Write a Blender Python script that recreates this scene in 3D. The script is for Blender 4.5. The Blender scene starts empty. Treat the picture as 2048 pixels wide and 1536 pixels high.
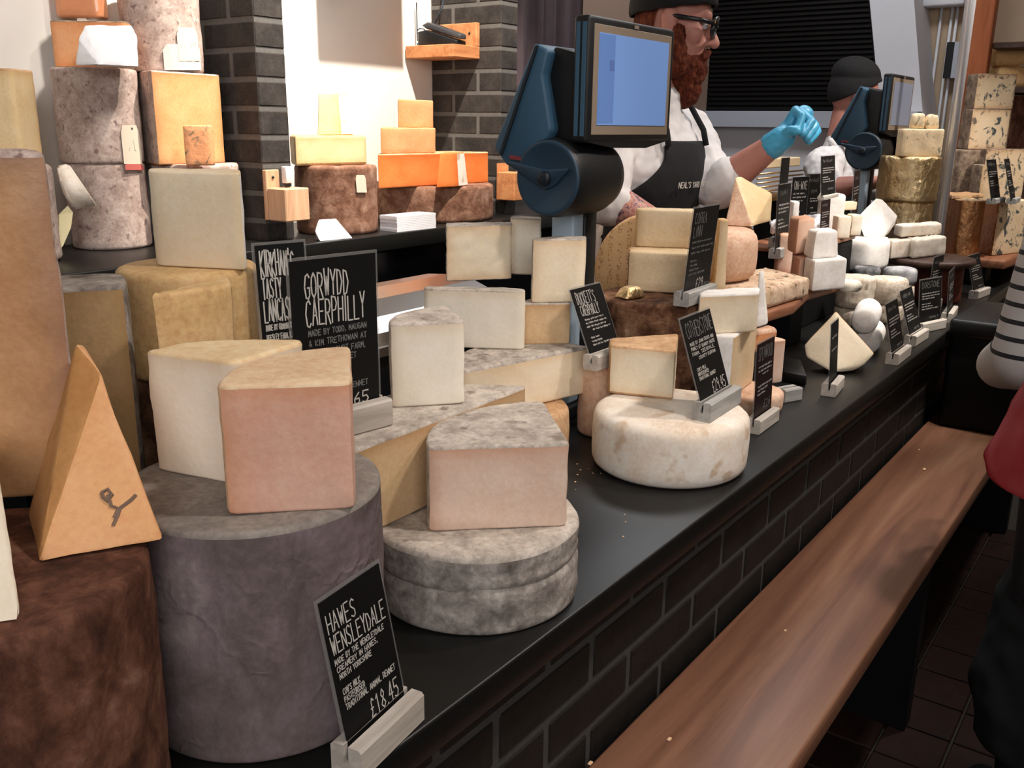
import bpy, bmesh, math, random
from mathutils import Vector, Matrix, noise, Euler
random.seed(7)
scene = bpy.context.scene
COL = scene.collection
PI = math.pi

# ------------------------------------------------------------------ camera
F, CX, CY = 1850.0, 1024.0, 768.0
CAM = Vector((0, 0, 1.5))
RIGHT = Vector((0.58920, -0.80792, 0.01154))
UP = Vector((0.21200, 0.16840, 0.96265))
FWD = Vector((0.77966, 0.56473, -0.27050))
cam_d = bpy.data.cameras.new('camera'); cam = bpy.data.objects.new('camera', cam_d); COL.objects.link(cam)
cam_d.sensor_width = 36.0; cam_d.lens = 36.0 * F / 2048.0; cam_d.clip_start = 0.02
cam.matrix_world = Matrix(((RIGHT.x, UP.x, -FWD.x, CAM.x), (RIGHT.y, UP.y, -FWD.y, CAM.y), (RIGHT.z, UP.z, -FWD.z, CAM.z), (0, 0, 0, 1)))
scene.camera = cam

# ------------------------------------------------------------------ world, lights, exposure
w = bpy.data.worlds.new('world'); scene.world = w; w.use_nodes = True
bg = w.node_tree.nodes['Background']; bg.inputs[0].default_value = (0.92, 0.94, 1.0, 1); bg.inputs[1].default_value = 0.05
scene.view_settings.view_transform = 'Standard'; scene.view_settings.look = 'None'
scene.view_settings.gamma = 1.0; scene.view_settings.exposure = 0.0; scene.view_settings.use_curve_mapping = False

def aim(o, target):
    o.rotation_euler = (Vector(target) - o.location).to_track_quat('-Z', 'Y').to_euler()
def area(name, loc, target, size, size_y, power, color):
    l = bpy.data.lights.new(name, 'AREA'); l.shape = 'RECTANGLE'; l.size = size; l.size_y = size_y; l.energy = power; l.color = color
    o = bpy.data.objects.new(name, l); COL.objects.link(o); o.location = loc; aim(o, target); return o
def spot(name, loc, target, power, angle, color, radius=0.05, blend=0.6):
    l = bpy.data.lights.new(name, 'SPOT'); l.energy = power; l.spot_size = math.radians(angle); l.spot_blend = blend; l.color = color; l.shadow_soft_size = radius
    o = bpy.data.objects.new(name, l); COL.objects.link(o); o.location = loc; aim(o, target); return o
area('shop_window_light', (-1.7, -1.5, 2.5), (1.0, 0.9, 1.0), 2.6, 1.6, 66, (1.0, 0.96, 0.95))
area('ceiling_panel', (3.7, 1.35, 3.35), (3.9, 1.35, 0.0), 1.6, 0.6, 34, (0.95, 0.97, 1.0))  # unseen fill light, added to brighten the far walls and staff aisle
WARM = (1.0, 0.90, 0.82)
spot('track_spot', (1.25, -0.25, 2.9), (0.95, 0.86, 1.15), 76, 52, WARM, 0.08)
spot('track_spot', (2.15, -0.15, 2.9), (1.75, 0.85, 1.0), 88, 60, WARM, 0.07)
spot('track_spot', (3.0, -0.05, 2.9), (2.65, 0.85, 1.0), 100, 55, WARM, 0.06)
spot('track_spot', (2.75, 0.15, 2.9), (3.0, 0.86, 1.0), 190, 28, (1.0, 0.93, 0.85), 0.03)
spot('track_spot', (4.0, -0.1, 2.9), (4.2, 0.85, 1.15), 150, 60, WARM, 0.06)
spot('alcove_spot', (1.95, 1.28, 3.3), (2.25, 2.30, 1.50), 480, 58, (1.0, 0.90, 0.78), 0.025, 0.5)
spot('alcove_spot', (1.45, 0.75, 3.2), (1.15, 2.25, 1.60), 150, 64, (1.0, 0.93, 0.86), 0.16)

# ------------------------------------------------------------------ pixel helpers (the photo as 2048 x 1536)
def ray(px, py): return RIGHT * ((px - CX) / F) - UP * ((py - CY) / F) + FWD
def pz(px, py, z): d = ray(px, py); return CAM + d * ((z - CAM.z) / d.z)
def pyy(px, py, y): d = ray(px, py); return CAM + d * ((y - CAM.y) / d.y)
def pxx(px, py, x): d = ray(px, py); return CAM + d * ((x - CAM.x) / d.x)
def pd(px, py, t): return CAM + ray(px, py) * t
def z_at(x, y, py):
    a = Vector((x, y, 0)) - CAM; k = -(py - CY) / F
    a1, a2 = a.dot(UP), a.dot(FWD); b1, b2 = UP.z, FWD.z
    return (k * a2 - a1) / (b1 - k * b2)

# ------------------------------------------------------------------ object helpers
def tag(o, label, cat, group=None, kind=None):
    if label: o['label'] = label
    if cat: o['category'] = cat
    if group: o['group'] = group
    if kind: o['kind'] = kind
    return o
def empty(name, loc=(0, 0, 0), rot=(0, 0, 0)):
    o = bpy.data.objects.new(name, None); COL.objects.link(o); o.location = loc; o.rotation_euler = rot; o.empty_display_size = 0.05; return o
def thing(name, label, cat, loc=(0, 0, 0), rot=(0, 0, 0), group=None):
    return tag(empty(name, loc, rot), label, cat, group)
def link(name, me, mat, parent=None, loc=None):
    o = bpy.data.objects.new(name, me); COL.objects.link(o)
    if mat is not None and not me.materials: me.materials.append(mat)
    if parent is not None: o.parent = parent
    if loc is not None: o.location = loc
    return o
def bm_obj(name, bm, mat, parent=None, smooth=False, loc=None):
    me = bpy.data.meshes.new(name); bmesh.ops.recalc_face_normals(bm, faces=bm.faces[:]); bm.to_mesh(me); bm.free()
    if smooth:
        for p in me.polygons: p.use_smooth = True
    return link(name, me, mat, parent, loc)
def py_obj(name, vs, fs, mat, parent=None, smooth=False, loc=None):
    me = bpy.data.meshes.new(name); me.from_pydata([tuple(v) for v in vs], [], fs); me.update()
    if smooth:
        for p in me.polygons: p.use_smooth = True
    return link(name, me, mat, parent, loc)
def bm_box(bm, lo, hi, mtx=None):
    vs = [bm.verts.new(Vector((x, y, z)) if mtx is None else mtx @ Vector((x, y, z))) for x in (lo[0], hi[0]) for y in (lo[1], hi[1]) for z in (lo[2], hi[2])]
    for f in ((0, 1, 3, 2), (4, 6, 7, 5), (0, 4, 5, 1), (2, 3, 7, 6), (0, 2, 6, 4), (1, 5, 7, 3)): bm.faces.new([vs[i] for i in f])
    return vs
def box(name, lo, hi, mat, parent=None, bev=0.0, seg=2, mtx=None, loc=None):
    bm = bmesh.new(); bm_box(bm, lo, hi, mtx)
    if bev: bmesh.ops.bevel(bm, geom=bm.edges[:], offset=bev, segments=seg, affect='EDGES', profile=0.5)
    return bm_obj(name, bm, mat, parent, bool(bev) and seg > 1, loc)
def bm_tube(bm, pts, rad, n=10, cap=True):
    pts = [Vector(p) for p in pts]; rads = rad if isinstance(rad, (list, tuple)) else [rad] * len(pts)
    rings = []; ref = None
    for i, p in enumerate(pts):
        t = (pts[min(i + 1, len(pts) - 1)] - pts[max(i - 1, 0)]).normalized()
        if ref is None: ref = Vector((0, 0, 1)) if abs(t.z) < 0.9 else Vector((1, 0, 0))
        u = (ref - t * ref.dot(t)).normalized(); ref = u; v = t.cross(u)
        rings.append([bm.verts.new(p + (u * math.cos(2 * PI * k / n) + v * math.sin(2 * PI * k / n)) * rads[i]) for k in range(n)])
    for a, b in zip(rings, rings[1:]):
        for k in range(n): bm.faces.new((a[k], a[(k + 1) % n], b[(k + 1) % n], b[k]))
    if cap: bm.faces.new(rings[0][::-1]); bm.faces.new(rings[-1])
def tube(name, pts, rad, mat, parent=None, n=10):
    bm = bmesh.new(); bm_tube(bm, pts, rad, n); return bm_obj(name, bm, mat, parent, True)
def lathe(name, prof, mat, parent=None, n=48, mtx=None):
    bm = bmesh.new(); rings = []
    for r, z in prof: rings.append([bm.verts.new((r * math.cos(2 * PI * k / n), r * math.sin(2 * PI * k / n), z)) for k in range(n)])
    for a, b in zip(rings, rings[1:]):
        for k in range(n): bm.faces.new((a[k], a[(k + 1) % n], b[(k + 1) % n], b[k]))
    bm.faces.new(rings[0][::-1]); bm.faces.new(rings[-1])
    if mtx is not None: bm.transform(mtx)
    o = bm_obj(name, bm, mat, parent, True); return o
def prism_obj(name, poly, mat, parent=None, bev=0.0, seg=2, smooth=True):
    """poly: (list of 3d points of one cap, extrusion vector)"""
    pts, ex = poly; ex = Vector(ex); bm = bmesh.new()
    a = [bm.verts.new(p) for p in pts]; b = [bm.verts.new(Vector(p) + ex) for p in pts]; n = len(a)
    bm.faces.new(a[::-1]); bm.faces.new(b)
    for i in range(n): bm.faces.new((a[i], a[(i + 1) % n], b[(i + 1) % n], b[i]))
    bmesh.ops.recalc_face_normals(bm, faces=bm.faces[:])
    if bev: bmesh.ops.bevel(bm, geom=bm.edges[:], offset=bev, segments=seg, affect='EDGES', profile=0.5)
    return bm_obj(name, bm, mat, parent, bool(bev) and smooth)
def shade_flat(o):
    for p in o.data.polygons: p.use_smooth = False
    return o

# ------------------------------------------------------------------ materials
def lin(h):
    h = h.lstrip('#'); c = [int(h[i:i + 2], 16) / 255 for i in (0, 2, 4)]
    return tuple((x / 12.92 if x <= 0.04045 else ((x + 0.055) / 1.055) ** 2.4) for x in c) + (1.0,)
MATS = {}
class NT:
    def __init__(s, name):
        s.m = bpy.data.materials.new(name); s.m.use_nodes = True; s.t = s.m.node_tree; s.b = s.t.nodes['Principled BSDF']
        MATS[name] = s.m
    def n(s, t, **k):
        x = s.t.nodes.new(t)
        for a, b in k.items():
            if a.startswith('i_'):
                key = a[2:]; x.inputs[int(key) if key.isdigit() else key.replace('_', ' ')].default_value = b
            else: setattr(x, a, b)
        return x
    def l(s, a, b): s.t.links.new(a, b)
    def coords(s, stretch=(1, 1, 1), rand=True):
        c = s.n('ShaderNodeTexCoord'); mp = s.n('ShaderNodeMapping'); s.l(c.outputs['Object'], mp.inputs['Vector']); mp.inputs['Scale'].default_value = stretch
        if rand:
            oi = s.n('ShaderNodeObjectInfo'); mu = s.n('ShaderNodeMath', operation='MULTIPLY'); mu.inputs[1].default_value = 37.0; s.l(oi.outputs['Random'], mu.inputs[0])
            cb = s.n('ShaderNodeCombineXYZ')
            for i in range(3): s.l(mu.outputs[0], cb.inputs[i])
            s.l(cb.outputs[0], mp.inputs['Location'])
        return mp.outputs[0]
    def noise(s, vec, scale, detail=4, rough=0.55, dist=0.0):
        x = s.n('ShaderNodeTexNoise'); s.l(vec, x.inputs['Vector']); x.inputs['Scale'].default_value = scale; x.inputs['Detail'].default_value = detail
        x.inputs['Roughness'].default_value = rough; x.inputs['Distortion'].default_value = dist; return x.outputs['Fac']
    def ramp(s, fac, stops):
        x = s.n('ShaderNodeValToRGB'); s.l(fac, x.inputs[0]); e = x.color_ramp.elements
        while len(e) < len(stops): e.new(0.5)
        for k, (p, c) in enumerate(stops): e[k].position = p; e[k].color = lin(c) if isinstance(c, str) else c
        return x.outputs[0]
    def mix(s, fac, a, b, mode='MIX'):
        x = s.n('ShaderNodeMix', data_type='RGBA', blend_type=mode)
        for src, i in ((fac, 0), (a, 6), (b, 7)):
            if hasattr(src, 'is_output'): s.l(src, x.inputs[i])
            elif i == 0: x.inputs[0].default_value = src
            else: x.inputs[i].default_value = lin(src) if isinstance(src, str) else src
        return x.outputs[2]
    def bump(s, h, strength, dist=0.002, prev=None):
        x = s.n('ShaderNodeBump'); x.inputs['Strength'].default_value = strength; x.inputs['Distance'].default_value = dist; s.l(h, x.inputs['Height'])
        if prev is not None: s.l(prev, x.inputs['Normal'])
        return x.outputs[0]
    def out(s, col=None, rough=0.6, normal=None, metallic=0.0, spec=None, **k):
        if col is not None:
            if hasattr(col, 'is_output'): s.l(col, s.b.inputs['Base Color'])
            else: s.b.inputs['Base Color'].default_value = lin(col) if isinstance(col, str) else col
        if hasattr(rough, 'is_output'): s.l(rough, s.b.inputs['Roughness'])
        else: s.b.inputs['Roughness'].default_value = rough
        if normal is not None: s.l(normal, s.b.inputs['Normal'])
        s.b.inputs['Metallic'].default_value = metallic
        if spec is not None: s.b.inputs['Specular IOR Level'].default_value = spec
        for a, b in k.items(): s.b.inputs[a.replace('_', ' ')].default_value = b
        return s.m
def m_plain(name, col, rough=0.5, metallic=0.0, spec=None, nscale=0, namp=0.06, bump=0.0, **k):
    t = NT(name)
    if nscale:
        v = t.coords(); f = t.noise(v, nscale, 5); c = t.mix(f, col, col)
        hsv = t.n('ShaderNodeHueSaturation'); hsv.inputs['Color'].default_value = lin(col)
        mr = t.n('ShaderNodeMapRange'); mr.inputs['To Min'].default_value = 1 - namp * 2.5; mr.inputs['To Max'].default_value = 1 + namp * 2.5; t.l(f, mr.inputs[0]); t.l(mr.outputs[0], hsv.inputs['Value'])
        return t.out(hsv.outputs[0], rough, t.bump(f, bump, 0.002) if bump else None, metallic, spec, **k)
    return t.out(col, rough, None, metallic, spec, **k)
def m_paste(name, col, col2, edge=None, rough=0.5, speck=None, sss=0.0, sheen=0.3):
    t = NT(name); v = t.coords()
    f = t.noise(v, 14, 3, 0.5); c = t.mix(t.ramp(f, [(0.35, '#000000'), (0.65, '#ffffff')]), col, col2)
    g = t.noise(v, 150, 4, 0.6)
    c = t.mix(0.10, c, t.ramp(g, [(0.3, '#00000000'), (0.7, '#ffffff')]), 'OVERLAY')
    if speck:
        h = t.noise(v, 60, 2, 0.5); c = t.mix(t.ramp(h, [(0.70, '#000000'), (0.76, '#ffffff')]), c, speck)
    if edge:
        a = t.n('ShaderNodeAttribute', attribute_name='edge'); n2 = t.noise(v, 30, 3); mu = t.n('ShaderNodeMath', operation='MULTIPLY'); t.l(a.outputs['Fac'], mu.inputs[0])
        mr = t.n('ShaderNodeMapRange'); mr.inputs['To Min'].default_value = 0.55; mr.inputs['To Max'].default_value = 1.15; t.l(n2, mr.inputs[0]); t.l(mr.outputs[0], mu.inputs[1])
        c = t.mix(mu.outputs[0], c, edge)
    nb = t.bump(g, 0.25, 0.0012); nb = t.bump(t.noise(v, 35, 4, 0.6), 0.3, 0.003, nb)
    m = t.out(c, rough, nb, spec=sheen)
    if sss: t.b.inputs['Subsurface Weight'].default_value = sss; t.b.inputs['Subsurface Scale'].default_value = 0.012
    return m
def m_rind(name, stops, scale=22, rough=0.8, bump=0.6, bdist=0.004, fine=120, spots=None, spot_scale=40, stretch=(1, 1, 1), dist=0.3, detail=8):
    t = NT(name); v = t.coords(stretch)
    f = t.noise(v, scale, detail, 0.65, dist); c = t.ramp(f, stops)
    g = t.noise(v, fine, 5, 0.65)
    c = t.mix(0.35, c, t.ramp(g, [(0.25, '#202020'), (0.75, '#e0e0e0')]), 'OVERLAY')
    if spots:
        h = t.noise(v, spot_scale, 3, 0.5); c = t.mix(t.ramp(h, [(0.60, '#000000'), (0.70, '#ffffff')]), c, spots)
    nb = t.bump(g, bump * 0.6, bdist * 0.5); nb = t.bump(f, bump, bdist, nb)
    return t.out(c, rough, nb, spec=0.2)
def m_blue(name, col, col2, vein, scale=26, lo=0.60, hi=0.66, edge=None):
    t = NT(name); v = t.coords()
    c = t.mix(t.noise(v, 10, 3), col, col2)
    f = t.noise(v, scale, 6, 0.6, 1.6); c = t.mix(t.ramp(f, [(lo, '#000000'), (hi, '#ffffff')]), c, vein)
    if edge:
        a = t.n('ShaderNodeAttribute', attribute_name='edge'); c = t.mix(a.outputs['Fac'], c, edge)
    return t.out(c, 0.55, t.bump(t.noise(v, 90, 5), 0.4, 0.003), spec=0.3)
def m_foil(name, col, col2, rough=0.25, bump=0.9):
    t = NT(name); v = t.coords((1, 1, 0.7)); f = t.noise(v, 45, 6, 0.65, 0.8); g = t.n('ShaderNodeTexVoronoi', feature='DISTANCE_TO_EDGE'); t.l(v, g.inputs['Vector']); g.inputs['Scale'].default_value = 28
    nb = t.bump(f, bump, 0.006); nb = t.bump(g.outputs[0], bump * 0.6, 0.006, nb)
    return t.out(t.mix(t.noise(v, 12, 3), col, col2), rough, nb, metallic=1.0)
def m_wood(name, c1, c2, c3, axis=0, scale=9, rough=0.45, spec=0.35, stretch=14, bump=0.25):
    t = NT(name); st = [1, 1, 1]; st[axis] = 1.0 / stretch; v = t.coords(tuple(st))
    f = t.noise(v, scale * 3, 6, 0.6, 0.5); g = t.noise(v, scale * 12, 4, 0.6, 0.2)
    wv = t.n('ShaderNodeTexWave', bands_direction='DIAGONAL'); t.l(v, wv.inputs['Vector']); wv.inputs['Scale'].default_value = scale; wv.inputs['Distortion'].default_value = 6; wv.inputs['Detail'].default_value = 3; wv.inputs['Detail Scale'].default_value = 1.2
    c = t.ramp(f, [(0.25, c1), (0.5, c2), (0.75, c3)]); c = t.mix(t.ramp(wv.outputs['Fac'], [(0.0, '#707070'), (0.35, '#000000')]), c, c1)
    c = t.mix(t.ramp(g, [(0.55, '#000000'), (0.8, '#808080')]), c, c1)
    return t.out(c, rough, t.bump(g, bump, 0.002), spec=spec)
def m_emit(name, col, strength, rough=0.3):
    t = NT(name); t.out(col, rough); t.b.inputs['Emission Color'].default_value = lin(col); t.b.inputs['Emission Strength'].default_value = strength; return t.m

# ------------------------------------------------------------------ stroke lettering (hand-lettered chalk capitals)
G = {
'A': [[(0, 0), (.5, 1), (1, 0)], [(.18, .36), (.82, .36)]], 'B': [[(0, 0), (0, 1), (.7, .95), (.8, .75), (.6, .55), (0, .52)], [(.6, .55), (1, .3), (.75, .03), (0, 0)]],
'C': [[(1, .86), (.7, 1), (.25, .92), (0, .5), (.25, .06), (.7, 0), (1, .14)]], 'D': [[(0, 0), (0, 1), (.6, .93), (1, .5), (.6, .05), (0, 0)]],
'E': [[(1, 1), (0, 1), (0, 0), (1, 0)], [(0, .52), (.8, .52)]], 'F': [[(1, 1), (0, 1), (0, 0)], [(0, .52), (.8, .52)]],
'G': [[(1, .86), (.7, 1), (.25, .92), (0, .5), (.25, .06), (.7, 0), (1, .15), (1, .45), (.6, .45)]], 'H': [[(0, 0), (0, 1)], [(1, 0), (1, 1)], [(0, .5), (1, .5)]],
'I': [[(.5, 0), (.5, 1)]], 'J': [[(.9, 1), (.9, .2), (.5, 0), (.1, .2)]], 'K': [[(0, 0), (0, 1)], [(1, 1), (0, .45), (1, 0)]], 'L': [[(0, 1), (0, 0), (1, 0)]],
'M': [[(0, 0), (.08, 1), (.5, .35), (.92, 1), (1, 0)]], 'N': [[(0, 0), (0, 1), (1, 0), (1, 1)]], 'O': [[(.5, 1), (.1, .8), (0, .5), (.1, .2), (.5, 0), (.9, .2), (1, .5), (.9, .8), (.5, 1)]],
'P': [[(0, 0), (0, 1), (.75, .95), (1, .72), (.75, .48), (0, .45)]], 'Q': [[(.5, 1), (.1, .8), (0, .5), (.1, .2), (.5, 0), (.9, .2), (1, .5), (.9, .8), (.5, 1)], [(.6, .25), (1, -.05)]],
'R': [[(0, 0), (0, 1), (.75, .95), (1, .72), (.75, .48), (0, .45)], [(.4, .46), (1, 0)]], 'S': [[(1, .86), (.6, 1), (.15, .88), (.1, .65), (.85, .38), (.9, .12), (.5, 0), (0, .12)]],
'T': [[(0, 1), (1, 1)], [(.5, 1), (.5, 0)]], 'U': [[(0, 1), (0, .25), (.3, 0), (.7, 0), (1, .25), (1, 1)]], 'V': [[(0, 1), (.5, 0), (1, 1)]], 'W': [[(0, 1), (.25, 0), (.5, .7), (.75, 0), (1, 1)]],
'X': [[(0, 0), (1, 1)], [(0, 1), (1, 0)]], 'Y': [[(0, 1), (.5, .5), (1, 1)], [(.5, .5), (.5, 0)]], 'Z': [[(0, 1), (1, 1), (0, 0), (1, 0)]],
'0': [[(.5, 1), (0, .5), (.5, 0), (1, .5), (.5, 1)]], '1': [[(.2, .8), (.55, 1), (.55, 0)]], '2': [[(0, .8), (.4, 1), (.9, .8), (.8, .5), (0, 0), (1, 0)]], '3': [[(0, .9), (.6, 1), (.9, .75), (.4, .52), (1, .28), (.6, 0), (0, .1)]],
'4': [[(.7, 0), (.7, 1), (0, .35), (1, .35)]], '5': [[(1, 1), (.1, 1), (.05, .55), (.7, .58), (1, .3), (.6, 0), (0, .1)]], '6': [[(.8, 1), (.1, .5), (.1, .15), (.5, 0), (.9, .2), (.8, .5), (.1, .45)]],
'7': [[(0, 1), (1, 1), (.3, 0)]], '8': [[(.5, .52), (.1, .75), (.5, 1), (.9, .75), (.5, .52), (0, .22), (.5, 0), (1, .22), (.5, .52)]], '9': [[(.9, .6), (.4, .5), (.1, .75), (.5, 1), (.9, .75), (.8, 0)]],
'.': [[(.4, 0), (.6, .06)]], ',': [[(.5, .1), (.35, -.15)]], "'": [[(.5, 1.05), (.4, .8)]], '-': [[(.1, .5), (.9, .5)]], '/': [[(0, -.1), (1, 1.05)]], '&': [[(1, 0), (.2, .8), (.5, 1), (.7, .8), (.05, .25), (.4, 0), (1, .4)]],
'\u00a3': [[(.95, .85), (.6, 1), (.35, .8), (.4, .3), (.05, 0), (1, .03)], [(.1, .48), (.75, .48)]]}
def strokes_for(text, x, y, h, adv, wd, rng, jit=0.05):
    out = []
    for ch in text:
        if ch == ' ': x += adv * 0.75; continue
        g = G.get(ch.upper())
        cw = wd * (0.35 if ch in ".,'I" else 1.0)
        if g:
            jy = rng.uniform(-jit, jit) * h; sc = 1 + rng.uniform(-jit, jit)
            for st in g: out.append([(x + a * cw if ch not in 'I' else x + cw * 0.5, y + jy + b * h * sc) for a, b in st])
        x += cw + (adv - wd)
    return out, x
def scribble(x, y, width, h, rng):
    """words too blurred to read: short unreadable zigzags"""
    out = []; cx = x
    while cx < x + width:
        wl = rng.uniform(2.5, 5.5) * h * 0.8; st = []; k = cx
        while k < min(cx + wl, x + width): st.append((k, y + (rng.uniform(0, .35) if len(st) % 2 else rng.uniform(.6, 1)) * h)); k += h * rng.uniform(.22, .4)
        if len(st) > 1: out.append(st)
        cx += wl + h * 0.6
    return out
def ribbon_mesh(strokes, wid, fn, lift=0.0004):
    """flat chalk lines; fn maps card (u, v) to local 3d"""
    vs, fs = [], []
    for st in strokes:
        P = [Vector((a, b, 0)) for a, b in st]; L = []; R = []
        for a, b in zip(P, P[1:]):
            t = b - a
            if t.length < 1e-9: continue
            t.normalize(); nn = Vector((-t.y, t.x, 0)) * wid * 0.5; e = t * wid * 0.35; k = len(vs)
            vs += [fn(q.x, q.y, lift) for q in (a - e + nn, a - e - nn, b + e - nn, b + e + nn)]; fs.append((k, k + 1, k + 2, k + 3))
    return vs, fs
# ------------------------------------------------------------------ shared materials
m_plain('slate', '#121211', 0.36, spec=0.32, nscale=60, namp=0.08, bump=0.04)
m_plain('black_panel', '#0c0c0d', 0.6, spec=0.2)
m_plain('plaster', '#e9e4dc', 0.85, nscale=9, namp=0.02, bump=0.05)
m_plain('plaster_beige', '#b39d84', 0.85, nscale=7, namp=0.03)
m_plain('plaster_cool', '#c9cad0', 0.8, nscale=7, namp=0.02)
m_plain('mortar_dark', '#5e5b58', 0.95, nscale=80, namp=0.12, bump=0.4)
m_plain('mortar_counter', '#33322f', 0.95, nscale=80, namp=0.15, bump=0.4)
m_rind('brick_grey', [(0.3, '#2a2827'), (0.6, '#413c39'), (0.8, '#544c46')], 16, 0.85, 0.5, 0.004)
m_rind('brick_black', [(0.3, '#121211'), (0.7, '#1f1d1b')], 16, 0.6, 0.4, 0.003)
m_rind('quarry_tile', [(0.3, '#190d0a'), (0.7, '#291610')], 10, 0.6, 0.3, 0.003)
m_plain('grout', '#2a2724', 0.95, nscale=60, namp=0.1)
m_wood('bench_wood', '#4c2e22', '#7c5642', '#977259', 0, 4.5, 0.42, 0.4, 16)
m_wood('pale_wood', '#9c8b7c', '#bfb0a2', '#d2c6ba', 0, 14, 0.75, 0.15, 10)
m_wood('orange_wood', '#9a5a35', '#c98a5c', '#d79c6c', 0, 10, 0.55, 0.25, 8)
m_wood('beech', '#b58a68', '#cfa583', '#dcb796', 2, 10, 0.6, 0.2, 8)
m_wood('board_wood', '#5d3626', '#8a5a40', '#a87656', 0, 9, 0.5, 0.3, 10)
m_wood('dark_board', '#2a1c15', '#43302a', '#5a4336', 0, 9, 0.5, 0.3, 10)
m_wood('post_wood', '#7a3f22', '#9a5633', '#ab6640', 2, 8, 0.55, 0.25, 10)
m_plain('chrome', '#e8eaf0', 0.30, 0.45, 0.6)
m_plain('steel', '#b8b5b2', 0.28, 1.0)
m_plain('white_paper', '#e9e9ee', 0.6, nscale=30, namp=0.02)
m_plain('white_enamel', '#d5d7dc', 0.45)
m_plain('black_plastic', '#131518', 0.42, spec=0.4)
m_plain('shutter_black', '#0b0a0a', 0.5, spec=0.25)

def struct(o): o['kind'] = 'structure'; return o

# ------------------------------------------------------------------ floor
fl = struct(box('floor', (-2.5, -3.0, -0.08), (5.4, 2.5, -0.012), MATS['grout']))
tile_me = None
for i in range(17):
    for j in range(7):
        x = 1.30 + i * 0.154; y = -0.42 + j * 0.154
        if tile_me is None:
            t = box('floor_tile', (-0.0735, -0.0735, -0.03), (0.0735, 0.0735, 0.0), MATS['quarry_tile'], fl, 0.003, 1); tile_me = t.data; t.location = (x, y, 0)
        else:
            t = link('floor_tile', tile_me, None, fl, (x, y, random.uniform(-0.0015, 0.0015)))

# ------------------------------------------------------------------ counter front of brick, worktop, bench
EY = 0.552
wc = struct(box('wall_counter', (-0.6, 0.591, 0), (5.25, 0.70, 0.855), MATS['mortar_counter']))
bk = {}
def brick(parent, name, lo, hi, mat):
    key = tuple(round(b - a, 4) for a, b in zip(lo, hi)) + (mat.name,)
    c = [(a + b) / 2 for a, b in zip(lo, hi)]
    if key not in bk:
        h = [k / 2 for k in key[:3]]; o = box(name, [-q for q in h], h, mat, parent, 0.004, 1, loc=c); bk[key] = o.data
    else: o = link(name, bk[key], None, parent, c)
    return o
for r, zt in enumerate((0.851, 0.796, 0.720, 0.644)):
    zb = zt - (0.047 if r == 0 else 0.067)
    x = -0.45 + (0.113 if r % 2 else 0)
    while x < 4.6:
        brick(wc, 'brick', (x, 0.5885, zb), (x + 0.216, 0.62, zt), MATS['brick_black']); x += 0.2265
tag(box('display_counter', (-0.6, EY, 0.857), (5.25, 1.13, 0.9), MATS['slate'], None, 0.004, 2), 'long black slate worktop carrying the cheese display above the dark brick front', 'counter')
struct(box('wall_counter_rear', (-0.6, 1.00, 0), (5.25, 1.10, 0.855), MATS['black_panel']))
bt = thing('bench', 'long brown wooden bench plank fixed along the dark brick counter front', 'bench', (2.3, 0.46, 0))
box('plank', (-2.25, -0.121, 0.555), (1.9, 0.118, 0.601), MATS['bench_wood'], bt, 0.005, 2)
for sx in (-1.6, 0.0, 1.5): box('support', (sx - 0.03, -0.08, 0.0), (sx + 0.03, 0.118, 0.553), MATS['black_panel'], bt, 0.003, 1)
cr = []
for px_, py_, s in ((1848, 940, 0.0055), (1838, 900, 0.003), (1570, 1262, 0.003), (1338, 1480, 0.004), (1180, 1528, 0.004)):
    p = pz(px_, py_, 0.601)
    o = box('crumb', (-s, -s * 0.7, 0.0002), (s * 1.2, s * 0.6, s * 0.7), m_plain('crumb', '#d9b48f', 0.8) if 'crumb' not in MATS else MATS['crumb'], None, s * 0.2, 1, loc=p)
    tag(o, 'tiny pale cheese crumb lying on the brown bench', 'crumb', 'crumbs on the bench')
for k in range(16):
    p = pz(1085 + random.uniform(0, 190) , 925 + random.uniform(0, 150), 0.9); s = random.uniform(0.0007, 0.0016)
    if p.y < 0.575: continue
    o = box('crumb', (-s, -s, 0.0002), (s * 1.3, s, s), MATS['crumb'], None, s * 0.2, 1, loc=p)
    tag(o, 'tiny pale cheese crumb on black worktop beside the white wheel', 'crumb', 'crumbs on the worktop')

# ------------------------------------------------------------------ back wall, brick piers, shelf
WY = 2.395
struct(box('wall_back', (-1.6, WY, 0), (5.4, WY + 0.12, 3.4), MATS['plaster']))
struct(box('wall_end', (5.30, -3.0, 0), (5.42, WY, 3.4), MATS['plaster_beige']))
struct(box('wall_left', (-1.7, 0.9, 0), (-1.6, WY, 3.4), MATS['plaster']))
struct(box('wall_right', (-2.5, -3.1, 0), (5.4, -3.0, 3.4), MATS['plaster_beige']))
struct(box('ceiling', (-1.6, -3.0, 3.4), (5.4, WY + 0.1, 3.45), MATS['plaster']))
for n_, (x0, x1) in enumerate(((1.6885, 1.7885), (2.769, 2.869))):
    pr = struct(box('wall_pier_%d' % (n_ + 1), (x0 + 0.002, 2.0725, 0), (x1 - 0.002, WY, 3.3), MATS['mortar_dark']))
    zt = 1.758 - 0.075 * 12 - 0.005; k = 0
    while zt < 2.6:
        z1 = zt + 0.065 + 0.0
        if z1 > 1.1:
            spl = ((2.07, 2.285), (2.295, WY - 0.002)) if k % 2 else ((2.07, 2.170), (2.180, WY - 0.002))
            for a, b in spl: brick(pr, 'brick', (x0, a, zt + 0.01), (x1, b, zt + 0.075), MATS['brick_grey'])
        zt += 0.075; k += 1
LZ = 1.18
tag(box('back_shelf', (-1.5, 1.93, LZ - 0.05), (3.35, WY - 0.002, LZ), MATS['slate'], None, 0.004, 2), 'long black shelf along the back wall between the brick piers', 'shelf')
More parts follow.
